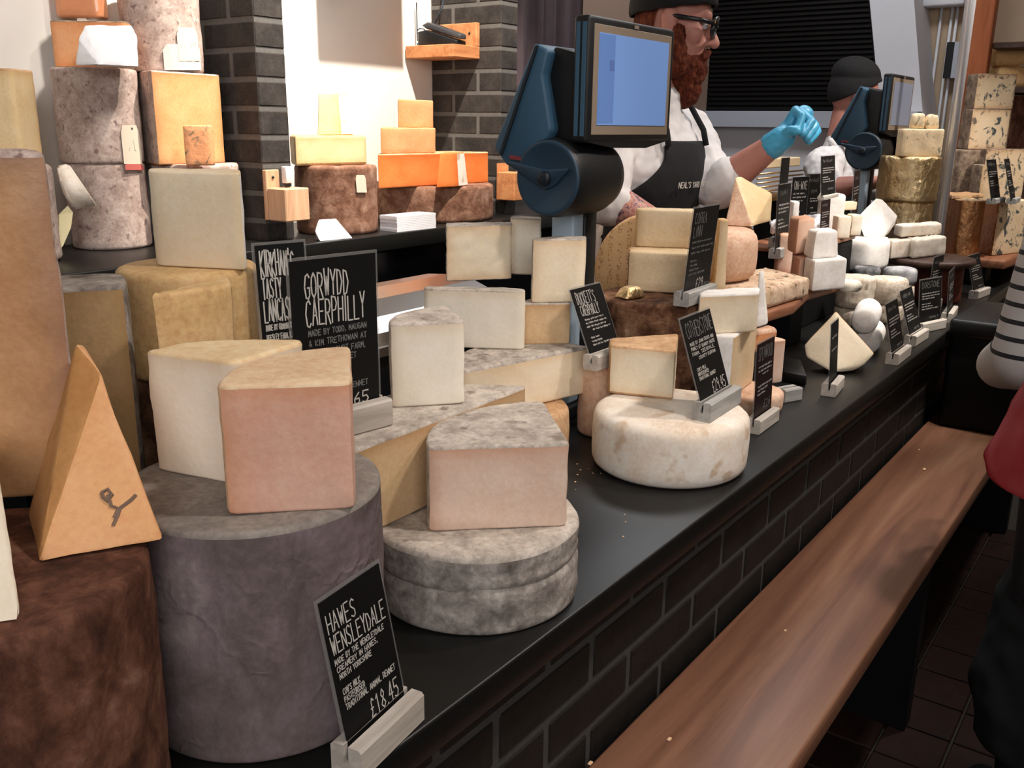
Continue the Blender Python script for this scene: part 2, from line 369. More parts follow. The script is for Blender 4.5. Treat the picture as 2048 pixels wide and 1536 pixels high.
bc = thing('back_cabinet', 'black cabinet under the black shelf behind the counter', 'cabinet', (0, 1.98, 0))
box('body', (-1.5, 0.02, 0.0), (3.35, 0.085, LZ - 0.052), MATS['black_panel'], bc)
for k in range(6):
    d = box('door', (-1.48 + k * 0.8, 0.0, 0.1), (-1.48 + k * 0.8 + 0.79, 0.02, LZ - 0.06), m_plain('dark_glass', '#0a0b0d', 0.12, spec=0.6) if 'dark_glass' not in MATS else MATS['dark_glass'], bc, 0.002, 1)
    box('handle', (-1.48 + k * 0.8 + 0.70, -0.02, 0.6), (-1.48 + k * 0.8 + 0.72, 0.0, 0.75), MATS['steel'], d, 0.002, 1)
# board hung over the alcove, just out of view, whose shadow falls on the white wall
hb = thing('hanging_board', 'grey sign board hung from the ceiling over the alcove', 'board', (2.30, 2.13, 2.075))
box('panel', (-0.155, -0.006, 0.0), (0.155, 0.006, 0.6), MATS['plaster_beige'], hb, 0.002, 1)
for s in (-1, 1): tube('cord', [(s * 0.13, 0, 0.6), (s * 0.13, 0, 1.355)], 0.002, MATS['black_plastic'], hb, 6)

# ------------------------------------------------------------------ end of the shop: shutter, sill, pillar of white plaster
SX = 5.0
sh = struct(empty('window_1', (SX, 2.0, 1.585)))
z0, z1, ns = 1.585, 2.75, 52
def sh_y(z, right): return (1.368 + (z - 1.585) * 0.206) if right else (2.395 - 0.004)
dz = 0.0245
for k in range(int((z1 - z0) / dz)):
    za, zb = z0 + k * dz, z0 + (k + 1) * dz - 0.003
    poly = []
    ya, yb = sh_y(za, 1), sh_y(za, 0)
    vs = []
    for (xx, zz) in ((0.0, za), (-0.010, za + 0.006), (-0.010, zb - 0.004), (0.0, zb)):
        vs.append((xx, sh_y(zz, 1) - 2.0, zz - 1.585)); 
    n = len(vs); vs2 = [(x, sh_y(za, 0) - 2.0, z) for x, y, z in vs]
    fs = [(i, i + 1, n + i + 1, n + i) for i in range(n - 1)] + [tuple(range(n)), tuple(range(2 * n - 1, n - 1, -1))]
    py_obj('slat', vs + vs2, fs, MATS['shutter_black'], sh)
box('shutter_backing', (0.001, sh_y(1.585, 1) - 2.0 + 0.02, 0.0), (0.02, 0.39, z1 - z0), MATS['black_panel'], sh)
struct(box('wall_end_lower', (SX, 1.15, 0), (5.3, WY - 0.001, 1.50), MATS['plaster_cool']))
struct(box('trim_1', (SX - 0.09, 1.16, 1.50), (SX + 0.3, WY - 0.001, 1.582), m_plain('sill_grey', '#a7acb8', 0.5)))
pts = [pxx(1739, -120, SX), pxx(1739, 0, SX), pxx(1760, 222, SX), pxx(1760, 330, SX), pxx(1853, 330, SX), pxx(1828, 0, SX), pxx(1822, -120, SX)]
o = struct(prism_obj('wall_pillar', (pts, (0.29, 0, 0)), MATS['plaster_cool']))
# mauve drapes and panel seen past the right pier
struct(box('wall_recess', (3.6, 2.30, 0), (4.995, WY - 0.002, 3.3), m_plain('recess_taupe', '#8d7768', 0.8)))
m_plain('mauve_cloth', '#75656a', 0.9, nscale=25, namp=0.06, bump=0.2)
dr = thing('hanging_aprons', 'mauve grey cloths hanging beyond the right brick pier', 'cloth', (3.25, 2.25, 1.6))
def drape(name, x0, x1, z0_, z1_, amp, mat, parent, y=0.0, n=26, seed=0):
    bm = bmesh.new(); a = []; b = []; rng = random.Random(seed); ph = rng.uniform(0, 6)
    rows = []
    for j in range(7):
        row = []
        for i in range(n + 1):
            u = i / n; zz = z0_ + (z1_ - z0_) * j / 6
            row.append(bm.verts.new((x0 + (x1 - x0) * u, y + amp * math.sin(u * 17 + ph + j * 0.12) + amp * 0.5 * math.sin(u * 31 + ph), zz)))
        rows.append(row)
    for r0, r1 in zip(rows, rows[1:]):
        for i in range(n): bm.faces.new((r0[i], r0[i + 1], r1[i + 1], r1[i]))
    r = bmesh.ops.solidify(bm, geom=bm.faces[:], thickness=0.004)
    return bm_obj(name, bm, mat, parent, True)
drape('cloth', -0.30, 0.02, -0.35, 1.2, 0.018, MATS['mauve_cloth'], dr, 0.0, seed=1)
drape('cloth', 0.03, 0.33, -0.2, 1.2, 0.02, MATS['mauve_cloth'], dr, 0.02, seed=2)
tube('rail', [(-0.42, 0.03, 1.21), (0.6, 0.03, 1.21)], 0.012, MATS['steel'], dr)
# black slim device on the pier edge, with white label
kd = thing('wall_terminal', 'slim black wall box with white label strip on the right brick pier edge', 'box', (2.885, 2.15, 1.62))
box('case', (-0.015, -0.03, 0.0), (0.02, 0.03, 0.34), MATS['black_plastic'], kd, 0.004, 2)
box('label_strip', (0.0, -0.032, 0.06), (0.012, -0.0302, 0.25), MATS['white_paper'], kd)
# pole, post and right-hand shelving
pb = pyy(1880, 455, 0.80)
tag(tube('chrome_pole', [(pb.x, pb.y, 0.9), (pb.x, pb.y, 3.4)], 0.019, MATS['chrome'], None, 20), 'polished chrome pole rising from the far end of the counter', 'pole')
# ------------------------------------------------------------------ cheese materials
m_paste('paste_cream', '#e9d8ba', '#efe2c8', '#d9b48a')
m_paste('paste_white', '#eee6d4', '#f1eadb', '#d8bfa0')
m_paste('paste_ivory', '#e8dcc6', '#eee4d2', '#dcc49a')
m_paste('paste_yellow', '#dfc6a0', '#e5cfac', '#c9a274')
m_paste('paste_tan', '#d3b288', '#dcbd95', '#a97c4f')
m_paste('paste_gold', '#c9a873', '#d2b27f', '#a58250')
m_paste('paste_pink', '#dcae98', '#e2b9a5', '#cf8a5c', speck=None)
m_paste('paste_blush', '#dcc0ac', '#e2cab8', '#c98f6e')
m_paste('paste_orange', '#d9a06c', '#dfaa78', '#b87a48')
m_paste('paste_amber', '#c08e5f', '#c99a6b', '#8e6a5a', sheen=0.45, rough=0.4)
m_paste('paste_umber', '#b39468', '#bb9d72', '#a07d52', rough=0.4, sheen=0.45)
m_paste('paste_butter', '#e4c797', '#ead1a5', '#c89a5c', rough=0.42)
m_paste('paste_redleicester', '#e27a3a', '#e68648', '#c25a28')
m_paste('paste_peach', '#e3a06e', '#e7ab7b', '#cf7f4a')
m_paste('paste_lanc', '#e8d6b8', '#eddec4', '#d8c096')
m_rind('rind_cheddar', [(0.30, '#35211a'), (0.46, '#573629'), (0.60, '#744e3d'), (0.8, '#957663')], 26, 0.85, 0.7, 0.004, 90, stretch=(1, 1, 0.7))
m_rind('rind_bark', [(0.28, '#2a1a12'), (0.45, '#5a3a28'), (0.62, '#8a664c'), (0.8, '#b39b82')], 24, 0.85, 1.0, 0.008, 90)
m_rind('rind_pinkcloth', [(0.25, '#9c867b'), (0.45, '#b39d93'), (0.6, '#c6b4aa'), (0.8, '#d8ccc2')], 30, 0.9, 0.3, 0.002, 150, spots='#86706a', spot_scale=70)
def m_cloth(name, stops, crease):
    t = NT(name); v = t.coords((1, 1, 0.8)); f = t.noise(v, 9, 6, 0.6, 0.6); c = t.ramp(f, stops); g = t.noise(v, 160, 4, 0.6)
    c = t.mix(0.2, c, t.ramp(g, [(0.25, '#202020'), (0.75, '#e0e0e0')]), 'OVERLAY')
    n3 = t.n('ShaderNodeTexNoise'); t.l(v, n3.inputs['Vector']); n3.inputs['Scale'].default_value = 14; n3.inputs['Detail'].default_value = 3
    ad = t.n('ShaderNodeVectorMath', operation='MULTIPLY_ADD'); t.l(n3.outputs['Color'], ad.inputs[0]); ad.inputs[1].default_value = (0.09, 0.09, 0.14); t.l(v, ad.inputs[2])
    vo = t.n('ShaderNodeTexVoronoi', feature='DISTANCE_TO_EDGE'); t.l(ad.outputs[0], vo.inputs['Vector']); vo.inputs['Scale'].default_value = 13
    cr = t.ramp(vo.outputs['Distance'], [(0.0, '#ffffff'), (0.07, '#000000')])
    msk = t.ramp(t.noise(v, 8, 2), [(0.42, '#000000'), (0.6, '#ffffff')]); mm = t.n('ShaderNodeMath', operation='MULTIPLY'); t.l(cr, mm.inputs[0]); t.l(msk, mm.inputs[1])
    nb = t.bump(g, 0.3, 0.0015); nb = t.bump(mm.outputs[0], crease, 0.004, nb); nb = t.bump(t.noise(v, 26, 4, 0.6, 0.5), 0.35, 0.005, nb)
    return t.out(c, 0.9, nb, spec=0.2)
m_cloth('rind_greycloth', [(0.30, '#544a49'), (0.48, '#6d605f'), (0.62, '#7f7074'), (0.8, '#a0958f')], 0.35)
m_rind('rind_greytop', [(0.3, '#6f6862'), (0.5, '#8a827b'), (0.75, '#a39b93')], 14, 0.92, 0.3, 0.002, 120)
m_rind('rind_mould', [(0.28, '#6b645f'), (0.44, '#8d857e'), (0.58, '#aba39b'), (0.78, '#d0cac1')], 30, 0.92, 0.6, 0.004, 150, spots='#5f5750', spot_scale=20)
m_rind('rind_moldtop', [(0.28, '#988d83'), (0.46, '#b3a99e'), (0.60, '#c9c0b5'), (0.8, '#ded7cd')], 28, 0.92, 0.5, 0.003, 150, spots='#857a6f', spot_scale=34)
m_rind('rind_white', [(0.28, '#d6c2ad'), (0.42, '#e2d4c4'), (0.58, '#eae2d7'), (0.75, '#f1ebe3')], 10, 0.8, 0.3, 0.003, 140, spots='#cdb59c', spot_scale=24)
m_rind('rind_bloom', [(0.30, '#d8d2cc'), (0.5, '#e8e4df'), (0.7, '#f3f0ec')], 18, 0.85, 0.4, 0.003, 120)
m_rind('rind_tan', [(0.30, '#b38a62'), (0.48, '#c7a078'), (0.62, '#d6b48c'), (0.8, '#e2c8a4')], 16, 0.7, 0.3, 0.002, 120)
m_rind('rind_gold', [(0.30, '#c2a06c'), (0.5, '#d3b27e'), (0.75, '#dfc295')], 10, 0.6, 0.2, 0.002, 120)
m_rind('rind_creamtop', [(0.30, '#dcc094'), (0.5, '#e4cda6'), (0.75, '#ebd8b6')], 12, 0.6, 0.2, 0.002, 120)
m_rind('rind_peachtop', [(0.30, '#d8b893'), (0.5, '#e0c5a3'), (0.75, '#e9d3b6')], 14, 0.6, 0.2, 0.002, 120)
m_rind('rind_speckle', [(0.28, '#8f735b'), (0.42, '#c5a98c'), (0.56, '#dcc7ae'), (0.78, '#eadbc7')], 22, 0.85, 0.6, 0.004, 110, spots='#5c4a3d', spot_scale=48)
m_rind('rind_ash', [(0.32, '#2d2d2f'), (0.48, '#5f5f60'), (0.62, '#97969a'), (0.8, '#c9c8c8')], 18, 0.9, 0.6, 0.004, 100)
m_rind('rind_goat', [(0.28, '#a2917f'), (0.45, '#c9bba9'), (0.6, '#ddd2c4'), (0.8, '#ece5db')], 34, 0.9, 0.6, 0.004, 130, spots='#857565', spot_scale=36)
m_rind('rind_washed', [(0.3, '#c79d7e'), (0.5, '#d9b79b'), (0.75, '#e6cdb8')], 20, 0.65, 0.3, 0.002, 120)
m_rind('rind_stilton', [(0.28, '#5a4a40'), (0.46, '#84705f'), (0.62, '#a8947e'), (0.8, '#c9b79f')], 26, 0.9, 0.8, 0.005, 110)
m_blue('blue_paste', '#dfc49c', '#e8d3b2', '#4b5354', 17, 0.535, 0.60, '#b98f66')
m_blue('blue_paste_soft', '#e6cda4', '#ecd7b4', '#86816c', 24, 0.57, 0.68)
m_blue('blue_orange', '#e59a68', '#eba878', '#7a7058', 26, 0.54, 0.64)
m_foil('gold_foil', '#c09a5c', '#ead9b4', rough=0.36)
m_foil('copper_foil', '#a96f45', '#dca878', rough=0.36)
m_paste('paste_caramel', '#b4814e', '#c0905c', '#b87a48', rough=0.45)
m_plain('parchment', '#d9d2c4', 0.7, nscale=40, namp=0.04)
m_plain('cling', '#c9cbd0', 0.15, spec=0.6)

# ------------------------------------------------------------------ cheese builder
def footprint(pts, step):
    """pts: [(x, y, flag, sagitta)] -> dense ring of (x, y, flag of the segment that follows)"""
    n = len(pts); cx = sum(p[0] for p in pts) / n; cy = sum(p[1] for p in pts) / n
    area = sum(pts[i][0] * pts[(i + 1) % n][1] - pts[(i + 1) % n][0] * pts[i][1] for i in range(n))
    if n == 2:
        area = 1.0
    if area < 0:
        q = pts[::-1]; pts = [(q[i][0], q[i][1], q[(i + 1) % n][2], q[(i + 1) % n][3]) for i in range(n)]
    ring = []
    for i in range(n):
        a = Vector(pts[i][:2]); b = Vector(pts[(i + 1) % n][:2]); fl = pts[i][2]; sg = pts[i][3]
        L = (b - a).length; d = (b - a) / max(L, 1e-6); nrm = Vector((d.y, -d.x))
        if sg > 0.02:
            s = sg * L; R = (L * L / 4 + s * s) / (2 * s); c = (a + b) / 2 - nrm * (R - s)
            a0 = math.atan2(a.y - c.y, a.x - c.x); a1 = math.atan2(b.y - c.y, b.x - c.x)
            while a1 < a0: a1 += 2 * PI
            m = max(4, int(R * (a1 - a0) / step))
            for k in range(m): t = a0 + (a1 - a0) * k / m; ring.append((c.x + R * math.cos(t), c.y + R * math.sin(t), fl))
        else:
            m = max(2, int(L / step))
            for k in range(m): p = a + (b - a) * (k / m); ring.append((p.x, p.y, fl))
    return ring
def loft(ring, z0, z1, rnd, amp, nsc, seed, taper=1.0, bulge=0.0, smooth=1, vstep=0.014, top_amp=None, tilt_top=None, wavy=0.0, grooves=()):
    n = len(ring)
    P = [Vector((r[0], r[1])) for r in ring]
    for _ in range(smooth): P = [(P[i - 1] + P[i] * 2 + P[(i + 1) % n]) / 4 for i in range(n)]
    A = 0; c = Vector((0, 0))
    for i in range(n):
        k = P[i].x * P[(i + 1) % n].y - P[(i + 1) % n].x * P[i].y; A += k; c += (P[i] + P[(i + 1) % n]) * k
    c /= (3 * A)
    N = []
    for i in range(n):
        t = (P[(i + 1) % n] - P[i - 1]).normalized(); N.append(Vector((t.y, -t.x)))
    prof = []  # (inset, z, kind)
    K = 3
    for k in range(K): a = (k / K) * PI / 2; prof.append((rnd * (1 - math.sin(a)), z0 + rnd * (1 - math.cos(a)), 'bot'))
    m = max(2, int((z1 - z0 - 2 * rnd) / vstep))
    for k in range(m + 1): prof.append((0.0, z0 + rnd + (z1 - z0 - 2 * rnd) * k / m, 'side'))
    for k in range(1, K + 1): a = (k / K) * PI / 2; prof.append((rnd * (1 - math.cos(a)), z1 - rnd * (1 - math.sin(a)), 'top'))
    off = Vector((seed * 3.17, seed * 1.7, seed * 0.9)); vs = []
    def disp(p, nv, am):
        v = noise.noise(p * nsc + off) + 0.5 * noise.noise(p * nsc * 2.7 + off)
        return p + nv * (v * am)
    H = z1 - z0
    def ztop(x, y, z):
        if tilt_top is None: return z
        return z + (tilt_top[0] * (x - c.x) + tilt_top[1] * (y - c.y)) * (z - z0) / H
    faces = []; ids = []
    for ins, z, kd in prof:
        row = []; t = (z - z0) / H; s = 1 + (taper - 1) * t
        for i in range(n):
            q = c + (P[i] - c) * s - N[i] * ins + N[i] * (bulge * 4 * t * (1 - t))
            row.append(len(vs)); nv = Vector((N[i].x, N[i].y, 0.0)) if kd == 'side' else Vector((N[i].x, N[i].y, 1.0 if kd == 'top' else 0)).normalized()
            p = disp(Vector((q.x, q.y, z)), nv, amp if kd != 'bot' else amp * 0.5); 
            if wavy: p = p + Vector((N[i].x, N[i].y, 0)) * (wavy * math.sin(z * 90 + 3 * noise.noise(p * 20)))
            for gz, gd, gw in grooves:
                zz_ = (p.z - z0) / H - gz - 0.03 * math.sin(i * 2 * PI / n * 2 + gz * 9); p = p - Vector((N[i].x, N[i].y, 0)) * (gd * math.exp(-(zz_ / gw) ** 2))
            p.z = max(z0, ztop(p.x, p.y, p.z)); vs.append(p)
        ids.append(row)
    # caps
    for base, z, kd in ((ids[0], z0, 'bot'), (ids[-1], z1, 'top')):
        prev = base; rows = []
        for f in (0.86, 0.6, 0.3):
            row = []
            for i in range(n):
                b = vs[base[i]]; q = c + (Vector((b.x, b.y)) - c) * f; p = Vector((q.x, q.y, z))
                if kd == 'top':
                    p = disp(p, Vector((0, 0, 1)), top_amp if top_amp is not None else amp); p.z = ztop(p.x, p.y, p.z)
                row.append(len(vs)); vs.append(p)
            rows.append(row)
        ci = len(vs); cp = Vector((c.x, c.y, z)); vs.append(cp)
        for row in rows:
            for i in range(n):
                j = (i + 1) % n
                faces.append(((prev[i], prev[j], row[j], row[i]) if kd == 'top' else (prev[j], prev[i], row[i], row[j]), kd, i))
            prev = row
        for i in range(n):
            j = (i + 1) % n; faces.append(((prev[i], prev[j], ci) if kd == 'top' else (prev[j], prev[i], ci), kd, i))
    for r in range(len(ids) - 1):
        kd = prof[r + 1][2] if prof[r][2] == 'side' else prof[r][2]
        if prof[r][2] == 'side' and prof[r + 1][2] == 'side': kd = 'side'
        for i in range(n):
            j = (i + 1) % n; faces.append(((ids[r][i], ids[r][j], ids[r + 1][j], ids[r + 1][i]), kd, i))
    return vs, faces, c
SEED = [1]
def cheese(name, label, cat, pts, z0, z1, paste, rind=None, top='r', bot='r', rnd=0.004, amp=0.0012, nsc=26, taper=1.0, bulge=0.0, step=0.009, smooth=1, group=None, edge_w=0.012, rot=None, tilt_top=None, wavy=0.0, part_names=('paste', 'rind'), ret=False, grooves=(), vstep=0.014):
    """standing piece: pts list of (mode, a, b, flag[, sagitta]); flag of the side that follows: c cut, r rind"""
    q = []
    first = None
    zt = z1 if not isinstance(z1, tuple) else None
    def res(p):
        if p[0] == 'b': v = pz(p[1], p[2], z0)
        elif p[0] == 'w': v = Vector((p[1], p[2], 0))
        elif p[0] == 't': v = pz(p[1], p[2], zt)
        elif p[0] == 'a':
            a_ = Vector((q[p[1]][0], q[p[1]][1], 0)); v = a_ + a_.normalized() * p[2]
        elif p[0] == 'o': v = Vector((q[0][0] + p[1], q[0][1] + p[2], 0))
        return v
    if zt is None:
        v = res(pts[z1[0]]); zt = z_at(v.x, v.y, z1[1])
    for p in pts:
        v = res(p); q.append((v.x, v.y, p[3], p[4] if len(p) > 4 else 0.0))
    SEED[0] += 1
    ring = footprint(q, step)
    vs, faces, c = loft(ring, z0, zt, rnd, amp, nsc, SEED[0], taper, bulge, smooth, top_amp=amp, tilt_top=tilt_top, wavy=wavy, grooves=grooves, vstep=vstep)
    org = Vector((c.x, c.y, z0)); vl = [v - org for v in vs]
    cls = {'p': [], 'r': []}
    for f, kd, i in faces:
        fl = ring[i][2] if kd == 'side' else (top if kd == 'top' else bot)
        if kd in ('top', 'bot') and fl == 'c': fl = 'c'
        cls['r' if fl == 'r' and rind is not None else 'p'].append(f)
    # distance of each vertex to the rind
    rp = [Vector((r[0], r[1])) for r in ring if r[2] == 'r']
    def edge_val(v):
        d = 1.0
        if top == 'r': d = min(d, abs(zt - v.z))
        if bot == 'r': d = min(d, abs(v.z - z0))
        for p in rp: d = min(d, math.hypot(p.x - v.x, p.y - v.y))
        return math.exp(-d / edge_w)
    def mk(nm, fs, mat, parent):
        used = sorted({i for f in fs for i in f}); mp = {u: k for k, u in enumerate(used)}
        o = py_obj(nm, [vl[u] for u in used], [tuple(mp[i] for i in f) for f in fs], mat, parent, True)
        if parent is None or nm == part_names[0]:
            a = o.data.attributes.new('edge', 'FLOAT', 'POINT'); a.data.foreach_set('value', [edge_val(vs[u]) for u in used])
        try: o.data.set_sharp_from_angle(angle=math.radians(50))
        except Exception: pass
        return o
    if cls['p'] and cls['r']:
        root = thing(name, label, cat, org, (0, 0, 0), group)
        mk(part_names[0], cls['p'], MATS[paste], root); mk(part_names[1], cls['r'], MATS[rind], root)
    else:
        mt = MATS[paste] if cls['p'] else MATS[rind]
        root = mk(name, cls['p'] or cls['r'], mt, None); root.location = org; tag(root, label, cat, group)
    if rot: root.rotation_euler = rot
    root['ztop'] = zt; del root['ztop']
    return (root, zt, org) if ret else zt
def drum(name, label, cx, cy, r, z0, z1, mat, rnd=0.012, amp=0.003, nsc=12, bulge=0.0, cat='cheese', group=None, seg=48, taper=1.0, wavy=0.0, top=None, grooves=(), vstep=0.014):
    pts = [('w', cx + r * math.cos(2 * PI * k / seg), cy + r * math.sin(2 * PI * k / seg), 'r') for k in range(seg)]
    if top:
        return cheese(name, label, cat, pts, z0, z1, top, mat, top='c', bot='r', rnd=rnd, amp=amp, nsc=nsc, bulge=bulge, step=2 * PI * r / seg * 1.01, group=group, taper=taper, wavy=wavy, part_names=('top_crust', 'rind'), grooves=grooves, vstep=vstep)
    return cheese(name, label, cat, pts, z0, z1, mat, mat, rnd=rnd, amp=amp, nsc=nsc, bulge=bulge, step=2 * PI * r / seg * 1.01, group=group, taper=taper, wavy=wavy, grooves=grooves, vstep=vstep)
def hull(name, label, cat, pts, mat, bev=0.004, amp=0.0012, nsc=30, cuts=3, group=None, rind=None, rind_test=None, parent=None):
    """odd-shaped lump: convex hull of 3d points, edges eased, surface slightly uneven; faces for which rind_test(normal) holds become the rind"""
    bm = bmesh.new(); vv = [bm.verts.new(p) for p in pts]
    r = bmesh.ops.convex_hull(bm, input=vv)
    dead = list({g for g in list(r['geom_interior']) + list(r['geom_unused']) if isinstance(g, bmesh.types.BMVert)})
    if dead: bmesh.ops.delete(bm, geom=dead, context='VERTS')
    bmesh.ops.dissolve_limit(bm, angle_limit=math.radians(4), verts=bm.verts[:], edges=bm.edges[:])
    bmesh.ops.recalc_face_normals(bm, faces=bm.faces[:])
    lay = bm.faces.layers.int.new('rind')
    if rind_test:
        for f in bm.faces: f[lay] = 1 if rind_test(f.normal) else 0
    if bev: bmesh.ops.bevel(bm, geom=bm.edges[:], offset=bev, segments=2, affect='EDGES', profile=0.5)
    bmesh.ops.triangulate(bm, faces=bm.faces[:])
    for _ in range(cuts):
        es = [e for e in bm.edges if e.calc_length() > 0.012]
        if not es: break
        bmesh.ops.subdivide_edges(bm, edges=es, cuts=1, use_grid_fill=True); bmesh.ops.triangulate(bm, faces=bm.faces[:])
    SEED[0] += 1; off = Vector((SEED[0] * 2.3, SEED[0], 0))
    bm.normal_update()
    for v in bm.verts: v.co += v.normal * (amp * (noise.noise(v.co * nsc + off) + 0.5 * noise.noise(v.co * nsc * 2.5 + off)))
    org = Vector((sum(p[0] for p in pts) / len(pts), sum(p[1] for p in pts) / len(pts), min(p[2] for p in pts)))
    bmesh.ops.translate(bm, vec=-org, verts=bm.verts[:])
    for f in bm.faces: f.smooth = True
    def fin(b, nm, mt, par):
        me = bpy.data.meshes.new(nm); b.to_mesh(me); b.free()
        try: me.set_sharp_from_angle(angle=math.radians(45))
        except Exception: pass
        return link(nm, me, mt, par)
    if rind_test and any(f[lay] for f in bm.faces) and not all(f[lay] for f in bm.faces):
        root = thing(name, label, cat, org, (0, 0, 0), group)
        b2 = bm.copy(); l2 = b2.faces.layers.int['rind']
        bmesh.ops.delete(bm, geom=[f for f in bm.faces if f[lay]], context='FACES'); bmesh.ops.delete(b2, geom=[f for f in b2.faces if not f[l2]], context='FACES')
        fin(bm, 'paste', MATS[mat], root); fin(b2, 'rind', MATS[rind], root)
    else:
        root = fin(bm, name, MATS[mat], None); root.location = org; tag(root, label, cat, group)
    return root
C = 'cheese'
# ------------------------------------------------------------------ front left of the counter
ZC = 0.9
D2T = drum('tall_round_cheese', 'tall grey purple cloth-bound cheese drum standing at the front of the counter', 0.565, 0.736, 0.130, ZC, 1.144, 'rind_greycloth', rnd=0.006, amp=0.0014, nsc=16, top='rind_greytop', grooves=((0.86, 0.0012, 0.012),), vstep=0.005)
D1T = drum('tall_round_cheese', 'tall dark reddish brown cheese drum at the bottom left corner', 0.2985, 0.7570, 0.134, ZC, 1.144, 'rind_cheddar', rnd=0.008, amp=0.0025, nsc=20)
# tall amber slab at the left edge
cheese('cheese_slab', 'tall amber brown cheese slab standing at the left edge behind the pointed orange wedge', C,
       [('b', 176, 988, 'r'), ('o', 0.03, 0.08, 'r', 0.08), ('o', -0.10, 0.17, 'c'), ('b', -60, 1004, 'c')], D1T, (0, 302), 'paste_amber', 'rind_pinkcloth', top='r', bot='c', amp=0.002, rnd=0.006, edge_w=0.02)
# slim white wedge at the very left
hull('cheese_wedge', 'slim creamy white wedge tip poking in at the bottom left edge', C,
     [pz(49, 1240, D1T), pz(-90, 1262, D1T), pz(-110, 1175, D1T), pz(0, 1165, D1T), pd(2, 955, 0.78), pd(-70, 860, 0.80), pd(-90, 900, 0.86)], 'paste_ivory', 0.004, 0.0012)
# pointed orange wedge with a dark stamp
b0, b1, b2 = pz(78, 1130, D1T), pz(328, 1083, D1T), pz(55, 1035, D1T)
a0 = pd(150, 684, 0.865); a1 = pd(203, 748, 0.842)
tw = hull('cheese_wedge', 'pointed orange cheese wedge with a dark stamped mark on the reddish brown drum', C,
     [b0 + Vector((0, 0, .002)), b1 + Vector((0, 0, .002)), b2 + Vector((0, 0, .002)), b2 + Vector((0.10, 0.03, 0.002)), a0, a1, a0 + Vector((0.012, 0.006, -0.004))], 'paste_orange', 0.003, 0.0018, 26, rind='paste_caramel', rind_test=lambda n: n.dot(Vector((-0.95, 0.0, 0.1))) > 0.45)
# stamp on its right face
fn_n = (b1 - b0).cross(a1 - b0).normalized(); fn_n = fn_n if fn_n.dot(CAM - b0) > 0 else -fn_n
def on_plane(px_, py_, p0, nrm): d = ray(px_, py_); return CAM + d * ((p0 - CAM).dot(nrm) / d.dot(nrm))
m_plain('stamp_ink', '#7a6455', 0.8)
st = [[(203, 985), (215, 978), (224, 990), (214, 1003), (206, 995), (203, 985)], [(215, 990), (222, 1012), (238, 1018), (262, 1000), (272, 990)], [(240, 1016), (236, 1030), (226, 1052)], [(238, 1016), (228, 1035)]]
bm = bmesh.new()
for s in st: bm_tube(bm, [on_plane(a, b, b0 + fn_n * 0.0018, fn_n) - tw.location for a, b in s], 0.0017, 5)
bm_obj('stamp', bm, MATS['stamp_ink'], tw)
# beige wedge between slab and half wheel, on a hidden low wheel
drum('round_cheese', 'low brown wheel hidden under the beige wedge at the back left', 0.55, 1.00, 0.065, ZC, 1.03, 'rind_bark')
cheese('cheese_wedge', 'beige waxy wedge standing between the amber slab and the yellow wheel', C,
       [('w', 0.565, 0.938, 'r', 0.05), ('w', 0.612, 1.02, 'r'), ('w', 0.53, 1.08, 'c'), ('w', 0.485, 0.985, 'c')], 1.03, (0, 570), 'paste_umber', 'rind_mould', top='r', bot='c', rnd=0.005, amp=0.0012)
# brown drum carrying the yellow wheel
YX, YY = 0.712, 1.032
DBT = drum('tall_round_cheese', 'dark bark-brown cheese drum under the yellow wheel behind the pale wedges', YX, YY, 0.086, ZC, 1.185, 'rind_bark', amp=0.004)
YT = z_at(YX - 0.06, YY - 0.05, 548)
drum('round_cheese', 'yellow wheel with waxy golden sides behind the chalkboard signs at left', YX, YY, 0.0875, DBT, YT, 'rind_gold', rnd=0.010, amp=0.0015)
cheese('cheese_block', 'large pale square cut of cheese with a white edge on top of the yellow wheel', C,
       [('b', 314, 532, 'c'), ('b', 494, 541, 'r'), ('a', 1, 0.09, 'r', 0.06), ('a', 0, 0.07, 'c')], YT, (0, 342), 'paste_lanc', 'rind_bloom', top='c', bot='c', rnd=0.003, amp=0.0016)
wl, wr2 = pyy(314, 690, 0.895), pyy(468, 684, 0.885)
WZ = 1.16
drum('round_cheese', 'small brown wheel propping the golden wedge before the yellow wheel', 0.655, 0.915, 0.034, ZC, WZ, 'rind_bark')
cheese('cheese_wedge', 'small golden wedge leaning before the yellow wheel', C,
       [('w', wl.x, wl.y, 'r', 0.10), ('w', wr2.x, wr2.y, 'c'), ('w', wr2.x + 0.03, wr2.y + 0.045, 'c')], WZ, z_at(wr2.x, wr2.y, 566), 'paste_gold', 'rind_gold', top='r', bot='c', rnd=0.006, amp=0.0012, taper=1.08)
# pale crumbly wedge and pink wedge on the grey drum
cheese('cheese_wedge', 'pale white quarter of cheese with a cream top on the grey purple drum', C,
       [('b', 309, 940, 'c'), ('t', 470, 724, 'c'), ('t', 607, 682, 'r', 0.17)], D2T, (0, 700), 'paste_white', 'rind_creamtop', top='r', bot='c', rnd=0.004, amp=0.0022)
cheese('cheese_wedge', 'pink salmon quarter of cheese with cream rind on the grey purple drum', C,
       [('b', 455, 1032, 'c'), ('b', 712, 1018, 'c'), ('t', 701, 690, 'r', 0.22)], D2T, (0, 772), 'paste_pink', 'rind_peachtop', top='r', bot='c', rnd=0.004, amp=0.0012, edge_w=0.018)
